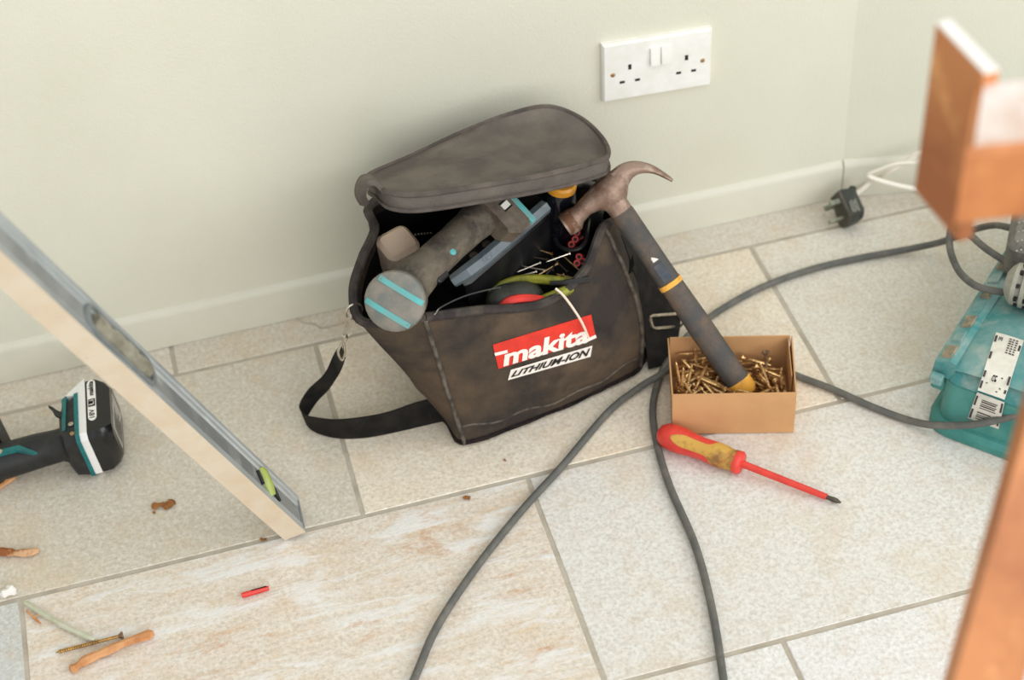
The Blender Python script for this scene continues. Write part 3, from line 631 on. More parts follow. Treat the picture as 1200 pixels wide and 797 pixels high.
foot = part('foot', MB().loft([[FC+GD*a+gy*x*w_+gz*z*t_ for x, z in ((-1,-.7),(-.8,-1),(.8,-1),(1,-.7),(1,.7),(.8,1),(-.8,1),(-1,.7))] for a, w_, t_ in ((-.020,.025,.016),(-.008,.036,.020),(.010,.037,.021))], caps=True), 'foot_grey', dr, angle=30)
part('foot_trim', MB().rbox(FC+GD*.0140, (.0085, .072, .0430), RF, .002), 'aqua', foot)
mb = MB()
for x in (-.006, .004): mb.box(FC+GD*-.002+gy*x+gz*.0208, (.014, .0022, .0012), RF)
part('foot_slot', mb, 'dark_hole', foot)
part('foot_label', MB().box(FC+GD*-.002-gy*.001+gz*.0206, (.012, .0075, .0010), RF), 'white_plastic', foot)

# black case with a blue-grey rail
R0 = V3((0.2789, -0.2364, 0.2120)); R1 = V3((0.3976, -0.1709, 0.2350)); RA = (R1-R0).normalized(); RLn = (R1-R0).length
RZ = V3((0,0,1)); RZ = (RZ-RA*RZ.dot(RA)).normalized(); RY = RZ.cross(RA).normalized()
ch = thing('charger', 'black plastic charger with a blue-grey rail, wedged in the bag beneath the grey driver', 'charger', (R0+R1)/2-RZ*.12)
def rp(a, y, z): return R0+RA*a+RY*y+RZ*z
part('housing', MB().loft([[rp(a, y, z) for y, z in ((-.004+i_, -.12),(.085-i_, -.12),(.085-i_, -.010),(.078-i_, -.003),(.002+i_, -.003),(-.004+i_, -.012))] for a, i_ in ((-.006, .004), (.002, 0), (RLn+.004, 0), (RLn+.010, .004))], caps=True), 'black_plastic', ch, angle=30)
part('rail', MB().tube([rp(-.012, .012, -.006), rp(.006, .003, .001), rp(.03, 0, .002), rp(RLn*.5, 0, .002), rp(RLn, 0, .002)], [.0080, .0098, .0098, .0095, .0090], 6, rot=PI/6), 'rail', ch, angle=25)
for a in (.030, .052): part('screw_boss', MB().lathe([(.0055, 0), (.0055, .002), (.003, .0022)], rp(a, .018, -.003), RZ, 12), 'foot_grey', ch)

# pale block
pb = V3((0.2088, -0.1701, 0.2150)); PX = (V3((0.2291, -0.1521, 0.2300))-V3((0.1861, -0.1708, 0.2300))).normalized()
RPb = basis(PX, V3((.05, -.35, .93)))
solo('wooden_block', 'pale pinkish wooden block at the left inside the bag, beside the grey driver', 'block', pb-V3((0,0,.03)), MB().rbox(pb, (.046, .040, .050), RPb, .010, 4), 'pale_wood', angle=35)
# small ball chain behind it
mb = MB()
for k in range(6): mb.lathe([(.0002, -.0014), (.0013, -.0007), (.0013, .0007), (.0002, .0014)], V3((0.2388, -0.1450, 0.2150))*(1-k/5)+V3((0.2573, -0.1480, 0.2150))*(k/5), (0,0,1), 6)
solo('ball_chain', 'short bright ball chain between the pale block and the grey driver', 'chain', (0.2480, -0.1402, 0.2100), mb, 'steel')

# amber-topped black bottle
ob = V3((0.4209, -0.1607, 0.2580)); OA = V3((.10, -.02, .99)).normalized()
bo = thing('marker_bottle', 'glossy black bottle with an amber cap just under the bag lid', 'bottle', ob-OA*.13)
part('body', MB().lathe([(.019, -.13), (.021, -.125), (.021, -.022), (.019, -.010), (.0175, -.006)], ob, OA, 18), 'black_gloss', bo)
part('cap', MB().lathe([(.0185, -.008), (.0190, -.001), (.0165, .002), (.004, .003)], ob, OA, 18), 'amber', bo)
bb = V3((0.4600, -0.1436, 0.2350))
solo('black_sleeve', 'black rounded sleeve standing behind the hammer head under the lid', 'sleeve', bb-V3((0,0,.1)), MB().lathe([(.018, -.10), (.022, -.095), (.022, -.02), (.017, -.006), (.008, 0)], bb, (.15, .1, .98), 16), 'black_plastic')

# screwdriver-like handle with red collar, yellow-green pliers handles
t = thing('round_handled_tool', 'dark round-ended tool handle with a red collar, just inside the bag front', 'tool', (0.3461, -0.2315, 0.1500))
h0 = V3((0.3053, -0.2539, 0.1756)); h1 = V3((0.3851, -0.2306, 0.1462)); hx = (h1-h0).normalized()
part('handle', MB().lathe([(.008, -.006), (.016, .0), (.0215, .014), (.0230, .035), (.0220, .050), (.0170, .063), (.008, .070)], h0, hx, 18), 'murky', t)
part('collar', MB().tube(spline([(0.3113, -0.2731, 0.1836), (0.3214, -0.2719, 0.1905), (0.3412, -0.2677, 0.1852), (0.3621, -0.2621, 0.1716), (0.3722, -0.2579, 0.1553)], 5), .0058, 8), 'red_plastic', t)
part('red_stripe', MB().tube(spline([(0.3272, -0.2267, 0.1722), (0.3503, -0.2197, 0.1680), (0.3750, -0.2144, 0.1550), (0.3893, -0.2153, 0.1419)], 5), .0022, 6), 'red_plastic', t)
mb = MB().tube(spline([(0.3057, -0.2255, 0.1650), (0.3289, -0.2204, 0.1720), (0.3559, -0.2246, 0.1760), (0.3877, -0.2412, 0.1780), (0.4058, -0.2523, 0.1780)], 5), [.004]+[.0058]*19+[.004], 8)
pl = thing('pliers', 'yellow-green pliers handles among the loose nails in the bag', 'pliers', (0.3684, -0.2230, 0.1600))
part('handle', mb, 'yellow_green', pl)
part('handle', MB().tube(spline([(0.3650, -0.2590, 0.1680), (0.3771, -0.2621, 0.1740), (0.3904, -0.2609, 0.1760), (0.4004, -0.2555, 0.1740)], 5), .0066, 8), 'yellow_green', pl)
part('jaw', MB().tube(spline([(0.3785, -0.2477, 0.1820), (0.3980, -0.2539, 0.1830), (0.4246, -0.2541, 0.1810)], 4), [.003]*4+[.004]*5, 7), 'black_plastic', pl)
# wire springing over the front
solo('loose_wire', 'thin springy grey wire poking out over the front rim of the bag', 'wire', (0.2398, -0.2818, 0.2000), MB().tube(spline([(0.2143, -0.3135, 0.2259), (0.2257, -0.3100, 0.2315), (0.2348, -0.3019, 0.2323), (0.2709, -0.2621, 0.2050), (0.3047, -0.2492, 0.1950), (0.3359, -0.2363, 0.1820)], 5), .0009, 5), 'wire')
solo('cable_tie', 'thin white nylon tie hanging out over the red logo', 'cable tie', (0.3982, -0.2748, 0.1539), MB().tube(spline([(0.3800, -0.2651, 0.1880), (0.3875, -0.2710, 0.1799), (0.3966, -0.2813, 0.1641), (0.4053, -0.2855, 0.1430), (0.4124, -0.2881, 0.1178)], 5), [.0016]*18+[.0013]*3, 6), 'thread_white')
# red wall plugs on their strip
pp = None
for i, (x, y, z) in enumerate(((676,265,.19),(676,272.5,.188),(674,280.5,.186),(669.5,286.5,.184),(680,276,.182),(678.5,301,.18),(676,308,.178),(682,306,.176))):
    o_ = V3((0.4368, -0.1648, 0.1900)) if i == 0 else None
    c = {0: V3((0.4368, -0.1648, 0.1900)), 1: V3((0.4342, -0.1731, 0.1870)), 2: V3((0.4294, -0.1815, 0.1840)), 3: V3((0.4231, -0.1858, 0.1810)), 4: V3((0.4395, -0.1689, 0.1760)), 5: V3((0.4268, -0.2056, 0.1760)), 6: V3((0.4218, -0.2128, 0.1730)), 7: V3((0.4303, -0.2079, 0.1700))}[i]
    d = (CAM-c).normalized(); d = (d+V3((-.1, .05, 0))).normalized()
    lab = 'red plastic wall plug seen end on inside the bag below the hammer head'
    if i == 0:
        pp = solo('wall_plug', lab, 'wall plug', (0,0,0), MB().loft([ell_ for ell_ in ([ [V3((math.cos(2*PI*k/12)*r, math.sin(2*PI*k/12)*r, zz)) for k in range(12)] for r, zz in ((.0021,-.001),(.0023,.0003),(.0042,.0003),(.0042,-.024),(.0020,-.026))])], capa=True, capb=True), 'red_plastic', 'red wall plugs in the bag', angle=30)
        ORG = V3((0,0,0)); part('hole', MB().lathe([(.0023, -.0012), (.0023, .0006)], (0,0,0), (0,0,1), 10), 'dark_hole', pp, smooth=False); q = pp
    else: q = clone(pp)
    q['label'] = 'red wall plug seen end on in the bag, %s' % ('just below the hammer head' if i < 5 else 'low beside the rim')
    q.matrix_world = pose(c, d)
# dark strap loop and loose nails
solo('black_lead', 'thin black lead looped under the red wall plugs', 'cable', (0.4314, -0.1562, 0.1500), MB().tube(spline([(0.4103, -0.1504, 0.1900), (0.4046, -0.1771, 0.1880), (0.4089, -0.1998, 0.1900), (0.4236, -0.2090, 0.1920), (0.4358, -0.2047, 0.1960), (0.4441, -0.1853, 0.2000), (0.4518, -0.1671, 0.2000)], 6), .0028, 7), 'black_plastic')
nl = random.Random(5); np_ = None; NLAB = 'thin loose nail on the pile inside the bag'
ends = [((0.3484, -0.2040, 0.1720), (0.3864, -0.2009, 0.1780)), ((0.3685, -0.2168, 0.1700), (0.3966, -0.2103, 0.1760)), ((0.3613, -0.1821, 0.1780), (0.3824, -0.1913, 0.1740)), ((0.3855, -0.2039, 0.1780), (0.4158, -0.2049, 0.1840)), ((0.3928, -0.2226, 0.1720), (0.4125, -0.2440, 0.1760)), ((0.3649, -0.1989, 0.1700), (0.3926, -0.2158, 0.1720)), ((0.3526, -0.1887, 0.1720), (0.3809, -0.1821, 0.1780)), ((0.3704, -0.2250, 0.1680), (0.4003, -0.2268, 0.1720)), ((0.3951, -0.1930, 0.1760), (0.4055, -0.2162, 0.1700)), ((0.3406, -0.2081, 0.1680), (0.3643, -0.2087, 0.1700)), ((0.3751, -0.1715, 0.1780), (0.3943, -0.1926, 0.1800)), ((0.4012, -0.2060, 0.1780), (0.3806, -0.2200, 0.1720)), ((0.3568, -0.1976, 0.1740), (0.3770, -0.2100, 0.1730)), ((0.4090, -0.1978, 0.1760), (0.4223, -0.2253, 0.1700))]
for i, (a, b) in enumerate(ends):
    a = V3(a); b = V3(b); L_ = (b-a).length
    if np_ is None:
        np_ = solo('nail', NLAB, 'nail', (0,0,0), MB().lathe([(.0002, 0), (.0009, .003), (.0009, .030), (.0022, .0302), (.0022, .0312)], (0,0,0), (0,0,1), 7), 'steel', 'loose nails in the bag', angle=30); q = np_
        npd = MB().lathe([(.0002, 0), (.0009, .003), (.0009, .030), (.0022, .0302), (.0022, .0312)], (0,0,0), (0,0,1), 7)
        me2 = np_.data.copy(); me2.materials.clear(); me2.materials.append(M['gold'])
        me3 = np_.data.copy(); me3.materials.clear(); me3.materials.append(M['tip_steel'])
    else: q = clone(np_)
    q.data = (np_.data, me2, me3)[i % 3] if i else np_.data
    q['label'] = ('thin bright silver nail on the pile inside the bag', 'thin golden nail on the pile inside the bag', 'thin dark nail on the pile inside the bag')[i % 3]
    q.matrix_world = pose(a, b-a)
# clutter lower down in the bag that all this lies on
solo('tool_roll', 'dark cloth tool roll filling the bottom of the bag under the loose nails', 'tool roll', Lc(.13, .1, .01), MB().loft([[Lc(.13+math.copysign(abs(math.cos(q))**.5, math.cos(q))*a, .098+math.copysign(abs(math.sin(q))**.5, math.sin(q))*b_, z) for q in [2*PI*k/24 for k in range(24)]] for a, b_, z in ((.10, .07, .008), (.115, .08, .03), (.135, .082, .10), (.148, .08, .145), (.10, .06, .160), (.02, .01, .163))], caps=True), 'liner')

# ================================================================== cables
CBR = .0046
solo('power_cable', 'grey rubber cable passing behind the screw box and across the front of the teal case', 'cable', (0.2146, -0.4837, 0.0000),
     MB().tube(spline([(0.0533, -0.7084, 0.0050), (0.1052, -0.6306, 0.0050), (0.1458, -0.5687, 0.0050), (0.2061, -0.5024, 0.0050), (0.2800, -0.4341, 0.0050), (0.3493, -0.3778, 0.0050), (0.4267, -0.3109, 0.0050), (0.4763, -0.2826, 0.0060), (0.5112, -0.2732, 0.0120), (0.5450, -0.2551, 0.0060), (0.6001, -0.2626, 0.0050), (0.6469, -0.2916, 0.0050), (0.6740, -0.3251, 0.0050), (0.7055, -0.3597, 0.0050), (0.7385, -0.4022, 0.0050), (0.7688, -0.4354, 0.0050), (0.7892, -0.4660, 0.0180), (0.8210, -0.4947, 0.0360), (0.8502, -0.5096, 0.0500), (0.8885, -0.5251, 0.0700), (0.9528, -0.5213, 0.0600)], 8), CBR, 10), 'cable')
mn = solo('tool_cable', 'grey rubber cable running behind the hammer and looping at the grey housing', 'cable', (0.4418, -0.5504, 0.0000),
     MB().tube(spline([(0.3987, -0.8378, 0.0050), (0.4248, -0.7316, 0.0050), (0.4460, -0.6359, 0.0050), (0.4585, -0.5468, 0.0050), (0.4605, -0.4506, 0.0050), (0.4684, -0.3799, 0.0050), (0.4820, -0.3231, 0.0050), (0.5055, -0.2768, 0.0050), (0.5340, -0.2404, 0.0050), (0.5769, -0.2041, 0.0050), (0.6187, -0.1801, 0.0050), (0.6884, -0.1540, 0.0050), (0.7668, -0.1407, 0.0050), (0.8409, -0.1402, 0.0050), (0.9045, -0.1496, 0.0100), (0.9390, -0.1758, 0.0350), (0.9544, -0.2093, 0.0750), (0.9710, -0.2403, 0.1050), (0.9842, -0.2730, 0.1200), (1.0124, -0.2934, 0.1200), (1.0029, -0.3337, 0.1200), (0.9573, -0.3544, 0.1220), (0.9439, -0.3312, 0.1220), (0.9308, -0.2932, 0.1200), (0.9288, -0.2428, 0.1100), (0.9289, -0.2157, 0.1000), (0.9162, -0.2285, 0.0950), (0.9008, -0.2626, 0.0980), (0.8870, -0.3124, 0.1100), (0.8885, -0.3495, 0.1180), (0.9041, -0.3700, 0.1210), (0.9242, -0.3813, 0.1220)], 8), CBR, 10), 'cable')

# ================================================================== red screwdriver
s0 = V3((0.4738, -0.3735, 0.0165)); s1 = V3((0.5498, -0.4505, 0.0150)); s2 = V3((0.6416, -0.5351, 0.0040)); SA = (s1-s0).normalized()
sd = thing('screwdriver', 'red insulated screwdriver with a worn ochre grip, on the tiles before the screw box', 'screwdriver', V3((s0+s1)/2)*1-V3((0,0,.016)))
HLn = (s1-s0).length
part('handle', MB().lathe([(.004, -.002), (.0105, .001), (.0155, .009), (.0170, .020), (.0168, .030), (.0145, .045), (.0140, .060), (.0148, .075), (.0140, HLn-.022), (.0128, HLn-.012), (.0142, HLn-.006), (.0148, HLn-.001), (.0125, HLn+.002), (.0060, HLn+.003)], s0, SA, 18, ref=(0,0,1)), 'sd_red', sd, angle=60)
rf = V3((0,0,1)); rf = (rf-SA*rf.dot(SA)).normalized(); sy = SA.cross(rf)
def hr_(s):
    P = [(0, .0085), (.009, .0155), (.020, .0170), (.030, .0168), (.045, .0145), (.060, .0140), (.075, .0148), (HLn-.022, .0140), (HLn-.012, .0128), (HLn-.006, .0142)]
    for (a, b), (c, d) in zip(P, P[1:]):
        if a <= s <= c: return b+(d-b)*(s-a)/(c-a)
    return .0142
# ochre soft-grip inlay on the upper front of the handle, and the ring before the guard
toc = (CAM-s0).normalized(); toc = (toc-SA*toc.dot(SA)).normalized(); th0 = math.atan2(toc.dot(sy), toc.dot(rf))
sgn_ = -1 if sy.y > 0 else 1
rings = []
vs = []; NA = 8; NSx = 18
for i in range(NSx+1):
    s = .020+(HLn-.007-.020)*i/NSx
    half = .50*min(1, math.sqrt(max(0, (i+.15)/4))) if i < 4 else (.50 if s < HLn-.040 else .50+2.0*min(1, (s-HLn+.040)/.022))
    for k in range(NA+1):
        q = th0+.42*sgn_*-1*(-1 if sy.y > 0 else 1)*0-half+2*half*k/NA; r = hr_(s)+.0006
        vs.append(s0+SA*s+(rf*math.cos(q)+sy*math.sin(q))*r)
fs = [(i*(NA+1)+k, i*(NA+1)+k+1, (i+1)*(NA+1)+k+1, (i+1)*(NA+1)+k) for i in range(NSx) for k in range(NA)]
part('grip_inlay', MB().add(vs, fs), 'sd_ochre', sd, angle=60)
part('shaft', MB().tube([s1+SA*.002, s1*.5+s2*.5, s1*.13+s2*.87], [.0046, .0044, .0040], 10), 'sd_red', sd)
sdir = (s2-s1).normalized()
part('tip', MB().lathe([(.0028, 0), (.0028, .006), (.0034, .009), (.0030, .014), (.0008, .019)], s1*.13+s2*.87-sdir*.001, sdir, 8), 'tip_steel', sd, angle=25)

# ================================================================== black plug and its white flex
PC = V3((0.8516, -0.0592, 0.0260)); PXx = V3((-.86, -.30, .05)).normalized()
pg = thing('mains_plug', 'black three-pin mains plug lying on the tiles by the wall', 'plug', PC-V3((0,0,.026)))
PXx = (V3((0.8209, -0.0603, 0.0260))-V3((0.8523, -0.0575, 0.0260))).normalized(); RPg = basis(PXx, V3((.1, -.55, .8)))
def pgp(x, y, z): return PC+RPg@V3((x, y, z))
part('body', MB().loft([[pgp(x, sy_*k, sz_*k2) for sy_, sz_ in ((-.024,-.016),(.016,-.022),(.024,-.012),(.024,.012),(.016,.022),(-.024,.016))] for x, k, k2 in ((-.017,.72,.72),(-.012,.92,.92),(.004,1,1),(.006,1,1))], caps=True), 'plug_black', pg, angle=30)
part('back_cover', MB().loft([[pgp(x, sy_*k, sz_*k) for sy_, sz_ in ((-.024,-.016),(.016,-.022),(.024,-.012),(.024,.012),(.016,.022),(-.024,.016))] for x, k in ((.0062,1.0),(.0100,.97))], caps=True), 'plug_dust', pg, angle=30)
for y, z, sy_, sz_, l in ((.012, 0, .004, .008, .021), (-.010, .011, .0062, .004, .016), (-.010, -.011, .0062, .004, .016)):
    part('pin', MB().box(pgp(.010+l/2, y, z), (l, sy_*1.1, sz_*1.1), RPg), 'pin', pg, smooth=False)
mb = MB()
for k in range(4): mb.box(pgp(-.004+.003*k-.003, .004, .0212), (.0012, .018-.003*(k % 2), .0006), RPg)
part('printed_line', mb, 'vent_grey', pg, smooth=False)
part('cord_grip', MB().tube([pgp(-.010, -.012, 0), pgp(-.016, -.020, 0), pgp(-.020, -.026, 0)], [.007, .006, .005], 8), 'plug_black', pg)
solo('white_flex', 'white flat flex from the black plug, folded against the skirting board', 'cable', (0.9308, 0.0059, 0.0000),
     MB().tube(spline([(0.8730, -0.0336, 0.0220), (0.8890, -0.0258, 0.0240), (0.9064, -0.0197, 0.0300), (0.9114, -0.0520, 0.0676), (0.9308, -0.0560, 0.0817), (0.9476, -0.0620, 0.0978), (0.9625, -0.0660, 0.0940), (0.9482, -0.0640, 0.0845), (0.9185, -0.0600, 0.0863), (0.8971, -0.0540, 0.0772), (0.8845, -0.0500, 0.0702), (0.8891, -0.0520, 0.0645), (0.9100, -0.0580, 0.0546), (0.9415, -0.0640, 0.0419), (0.9826, -0.0720, 0.0280), (1.0300, -0.0820, 0.0200)], 6), .0036, 8, flat=.7), 'white_cable')

# ================================================================== teal case
K0 = V3((.800, -.452, 0)); KF = V3((.676, -.737, 0)).normalized(); KG = V3((.737, .676, 0)).normalized()
ck = thing('tool_case', 'dirty teal plastic tool case with a white barcode label, at the right edge', 'case', K0+KF*.15+KG*.15)
def kp(f, g, z): return K0+KF*f+KG*g+V3((0, 0, z))
KL, KD = .34, .42
def kring(i, z, g0=0.0, g1=KD, r=.02, lift=0.0):
    P = []
    for cf, cg, a0 in ((KL-r, g0+r, -PI/2), (KL-r, g1-r, 0), (r, g1-r, PI/2), (r, g0+r, PI)):
        for k in range(4):
            a = a0+PI/2*k/3; P.append(kp(cf+(r-i)*math.cos(a), cg+(r-i)*math.sin(a), z))
    return P
part('base_flange', MB().loft([kring(-.012, .0006), kring(-.012, .010), kring(-.006, .016), kring(0, .017)], caps=True), 'case_teal_side', ck, angle=35)
part('lower_shell', MB().loft([kring(-.001, .014), kring(0, .04), kring(.002, .074), kring(.006, .078)], caps=True), 'case_teal_side', ck, angle=35)
part('lid_shell', MB().loft([kring(.001, .078), kring(.004, .088), kring(.012, .097), kring(.03, .104), kring(.09, .108, r=.095)], caps=True), 'case_teal', ck, angle=60)
# bulged cover over the front half
def bump(f, g):
    t = max(0, 1-((g-.085)/.085)**2); s_ = max(0, 1-((f-.19)/.185)**4); return .094+.026*math.sqrt(t)*math.sqrt(s_)
mb = MB(); nx, ny = 18, 14; vs = [kp(.008+.33*i/nx, .004+.160*j/ny, bump(.008+.33*i/nx, .004+.160*j/ny)) for j in range(ny+1) for i in range(nx+1)]
mb.add(vs, [(j*(nx+1)+i, j*(nx+1)+i+1, (j+1)*(nx+1)+i+1, (j+1)*(nx+1)+i) for j in range(ny) for i in range(nx)])
part('bulged_cover', mb, 'case_teal', ck, angle=70)
part('side_rail', MB().loft([[kp(f, g, z) for f, z in ((-.014,.078),(.014,.078),(.014,.104),(.006,.106),(-.012,.100))] for g in (.006, KD)], caps=True), 'case_teal', ck, angle=30)
rr = random.Random(3)
for k in range(13):
    g = .012+k*.030; l = .024
    part('rail_rib', MB().hull8([kp(-.010, g, .098), kp(.006, g, .104), kp(.006, g+l, .104), kp(-.010, g+l, .098)], [kp(-.008+rr.uniform(0,.003), g+.002, .104), kp(.004, g+.002, .109), kp(.004, g+l-.002, .109), kp(-.008, g+l-.003, .104)]), 'mud' if k % 4 in (0, 2) else 'case_teal', ck, smooth=False)
part('latch', MB().rbox(kp(-.006, .030, .052), (.022, .03, .016), Matrix((KF, KG, V3((0,0,1)))).transposed(), .005), 'case_teal_side', ck)
part('corner_lug', MB().rbox(kp(-.004, -.004, .082), (.016, .012, .012), Matrix((KF, KG, V3((0,0,1)))).transposed(), .003), 'case_teal', ck)
# paper label: upper piece on the bulge, lower piece on the front face
cov = BVHTree.FromPolygons([tuple(p) for p in mb.v], mb.f)
def on_cov(lift):
    def f(p):
        p = V3(p); h_ = cov.ray_cast(V3((p.x, p.y, .3)), V3((0, 0, -1))); return (h_[0] if h_[0] is not None else p)+V3((0, 0, lift))
    return f
def lab(quad, m, name, lift, nx=4, ny=8, parent=ck):
    pr_ = on_cov(lift); vs = [pr_(bilin(quad, i/nx, j/ny)) for j in range(ny+1) for i in range(nx+1)]
    return part(name, MB().add(vs, [(j*(nx+1)+i, j*(nx+1)+i+1, (j+1)*(nx+1)+i+1, (j+1)*(nx+1)+i) for j in range(ny) for i in range(nx)]), m, parent, angle=80)
UQ = ((0.8207, -0.5011, 0.1000), (0.8429, -0.5247, 0.1000), (0.8992, -0.4576, 0.1180), (0.8779, -0.4300, 0.1180))
label_u = lab(UQ, 'label_white', 'paper_label', .0008)
def front(px): 
    d = (V3(px)-CAM); t = ((K0-KG*.0014-CAM).dot(KG))/d.dot(KG); return CAM+d*t
FQ = tuple(front(p) for p in ((0.8282, -0.4790, 0.0300), (0.8544, -0.5071, 0.0300), (0.8639, -0.4947, 0.0600), (0.8413, -0.4690, 0.0600)))
mbf = MB().add([q for q in FQ]+[q+KG*.0008 for q in FQ], [(0,1,2,3),(7,6,5,4),(0,4,5,1),(1,5,6,2),(2,6,7,3),(3,7,4,0)])
label_f = part('paper_label', mbf, 'label_white', ck, smooth=False)
def rect(quad, s0_, s1_, t0_, t1_): return (bilin(quad, s0_, t0_), bilin(quad, s1_, t0_), bilin(quad, s1_, t1_), bilin(quad, s0_, t1_))
mb = MB(); pf = on_cov(.0014)
def pq(quad, s0_, s1_, t0_, t1_): 
    q = [pf(p) for p in rect(quad, s0_, s1_, t0_, t1_)]; mb.add(q, [(0,1,2,3)])
for s0_, s1_, t0_, t1_ in ((.02,.10,.04,.16),(.02,.10,.22,.34),(.02,.10,.52,.64),(.02,.10,.82,.94),(.90,.98,.08,.14),(.90,.98,.22,.36),(.90,.98,.78,.88)): pq(UQ, s0_, s1_, t0_, t1_)
rl = random.Random(9)
for k in range(7):
    for c in range(3): pq(UQ, .52+c*.12, .52+c*.12+rl.uniform(.06,.10), .93-k*.042, .945-k*.042+.006)
for k in range(3): pq(UQ, .16+k*.05, .19+k*.05, .86+.02*(k % 2), .93)
for s0_, t0_ in ((.66,.30),(.20,.14),(.70,.12),(.62,.06)): pq(UQ, s0_, s0_+.06, t0_, t0_+.018)
part('label_print', mb, 'print_grey', label_u, smooth=False)
part('label_lettering', print_text('CE', tuple(rect(UQ, .34, .52, .20, .32)), (0,0,0), 0, .01, proj=pf), 'black_print', label_u, smooth=False)
mb = MB(); fn = -KG*.0004
def fq(s0_, s1_, t0_, t1_): mb.add([p+fn for p in rect(FQ, s0_, s1_, t0_, t1_)], [(0,1,2,3)])
for s0_, s1_, t0_, t1_ in ((.02,.09,.05,.40),(.02,.09,.55,.90),(.91,.98,.1,.45),(.91,.98,.6,.95)): fq(s0_, s1_, t0_, t1_)
for k in range(5): fq(.24, .80-.04*(k % 2), .50+k*.075, .50+k*.075+(.045 if k % 2 else .03))
for k in range(4): fq(.22, .62+.05*(k % 2), .10+k*.075, .10+k*.075+(.04 if k % 2 else .025))
part('barcode', mb, 'print_grey', label_f, smooth=False)

# grey power tool lying on the case, mostly outside the frame
gh = V3((0.9377, -0.4013, 0.1420))
gt = thing('grey_power_tool', 'dusty grey power tool housing with ribbed vents, on top of the teal case', 'power tool', gh-V3((0,0,.03)))
RG = basis(V3((0.9592, -0.4200, 0.1420))-gh, V3((0,-.3,1)))
part('ribbed_collar', MB().lathe([(.012,-.034),(.020,-.030),(.026,-.024),(.0265,-.019),(.0235,-.018),(.0235,-.014),(.027,-.013),(.0275,-.008),(.0245,-.007),(.0245,-.003),(.028,-.002),(.0285,.006),(.026,.007),(.026,.010),(.029,.011),(.029,.06)], gh, RG@V3((1,0,0)), 18), 'vent_grey', gt, angle=25)
mb = MB()
for k in range(9):
    a = 2*PI*k/9+.2
    for xx in (-.0165, -.0055): mb.box(gh+RG@V3((xx, .0246*math.cos(a), .0246*math.sin(a))), (.0036, .005, .005), RG@Matrix.Rotation(a, 3, 'X'))
part('vent_slot', mb, 'dark_hole', gt, smooth=False)
g2 = V3((0.9905, -0.3239, 0.1350))
part('body', MB().rbox(g2, (.085, .095, .056), basis(V3((1.0249, -0.3461, 0.1350))-g2, (0,0,1)), .016, 4), 'body_grey', gt, angle=40)
mb = MB()
for i in range(4):
    for j in range(5):
        p = V3((0.9728, -0.2863, 0.1350))*(1-j/4)+V3((0.9361, -0.3494, 0.1350))*(j/4)+V3((.006*i, 0, .012)); mb.lathe([(.0012, 0), (.0012, .0006)], p+V3((0,-.004,.016)), (-.3,-.4,.9), 6)
part('grit', mb, 'vent_grey', gt)

# ================================================================== rusty trestle close to the camera
A1 = V3((0.5250, -0.8247, 0.8700)); B1 = V3((0.5302, -0.8890, 0.8680)); AB = (B1-A1); ABn = AB.normalized(); PN = V3((-ABn.y, ABn.x, 0)).normalized()
if PN.dot(CAM-A1) < 0: PN = -PN
tr = thing('trestle', 'rust brown steel trestle, blurred in the right foreground, its top edge coloured white as glare', 'trestle', (A1.x+.2, A1.y-.1, 0))
PH = .150
part('end_plate', MB().loft([[a+V3((0,0,z)) for a in (A1, B1, B1-PN*.012, A1-PN*.012)] for z in (-PH, -.002)]+[[a-V3((0,0,.001)) for a in (A1-PN*.001, B1-PN*.001, B1-PN*.011, A1-PN*.011)]], caps=True), 'rust', tr, angle=20)
part('glare_edge', MB().loft([[a+V3((0,0,z)) for a in (A1-PN*.0005, B1-PN*.0005, B1-PN*.0115, A1-PN*.0115)] for z in (-.001, .0005)], caps=True), 'glare_white', tr, angle=20)  # thin cap that carries the painted highlight
C0 = V3((0.5331, -0.8825, 0.8560)); BD_ = (V3((0.5624, -0.8877, 0.8560))-C0); BD_.z = 0; BD_.normalize(); BN_ = V3((BD_.y, -BD_.x, 0))
bL = .42
def tp_(s, n, z): return C0-BD_*.002+BD_*(s-n*.40*max(0, 1-s/.1))+BN_*n+V3((0,0,z))
part('beam', MB().loft([[tp_(s, n, z) for n, z in ((0,-.060),(0,-.004),(.004,0),(.070,0),(.075,-.004),(.075,-.060),(.071,-.064),(.004,-.064))] for s in (0, bL)], caps=True), 'rust', tr, angle=30)
part('glare_strip', MB().loft([[tp_(s, n, z) for n, z in ((.004,0),(.070,0),(.070,.0012),(.004,.0012))] for s in (.004, bL-.004)], caps=True), 'glare_top', tr, angle=30)  # thin sheet on the beam that carries the painted sky glare
l0 = D_TOP = V3((0.5318, -1.0490, 0.6790)); l1 = V3((0.4650, -1.1214, 0.5088)); ld = (l1-l0).normalized()
k_ = (0-l1.z)/ld.z; foot_p = l1+ld*k_; k2 = (tp_(0,0,-.03).z-l0.z)/ld.z; top_p = l0+ld*k2
sx_ = V3((.93, -.36, 0)); sy_ = V3((.36, .93, 0))
part('leg', MB().loft([[c+sx_*a+sy_*b for a, b in ((-.024,-.013),(.024,-.013),(.024,.013),(-.024,.013))] for c in (foot_p, top_p)], caps=True), 'rust', tr, angle=20)
part('leg', MB().loft([[c+sx_*a+sy_*b for a, b in ((-.024,-.013),(.024,-.013),(.024,.013),(-.024,.013))] for c in (V3((top_p.x+.36, top_p.y+.22, 0)), tp_(bL-.03, .035, -.03))], caps=True), 'rust', tr, angle=20)

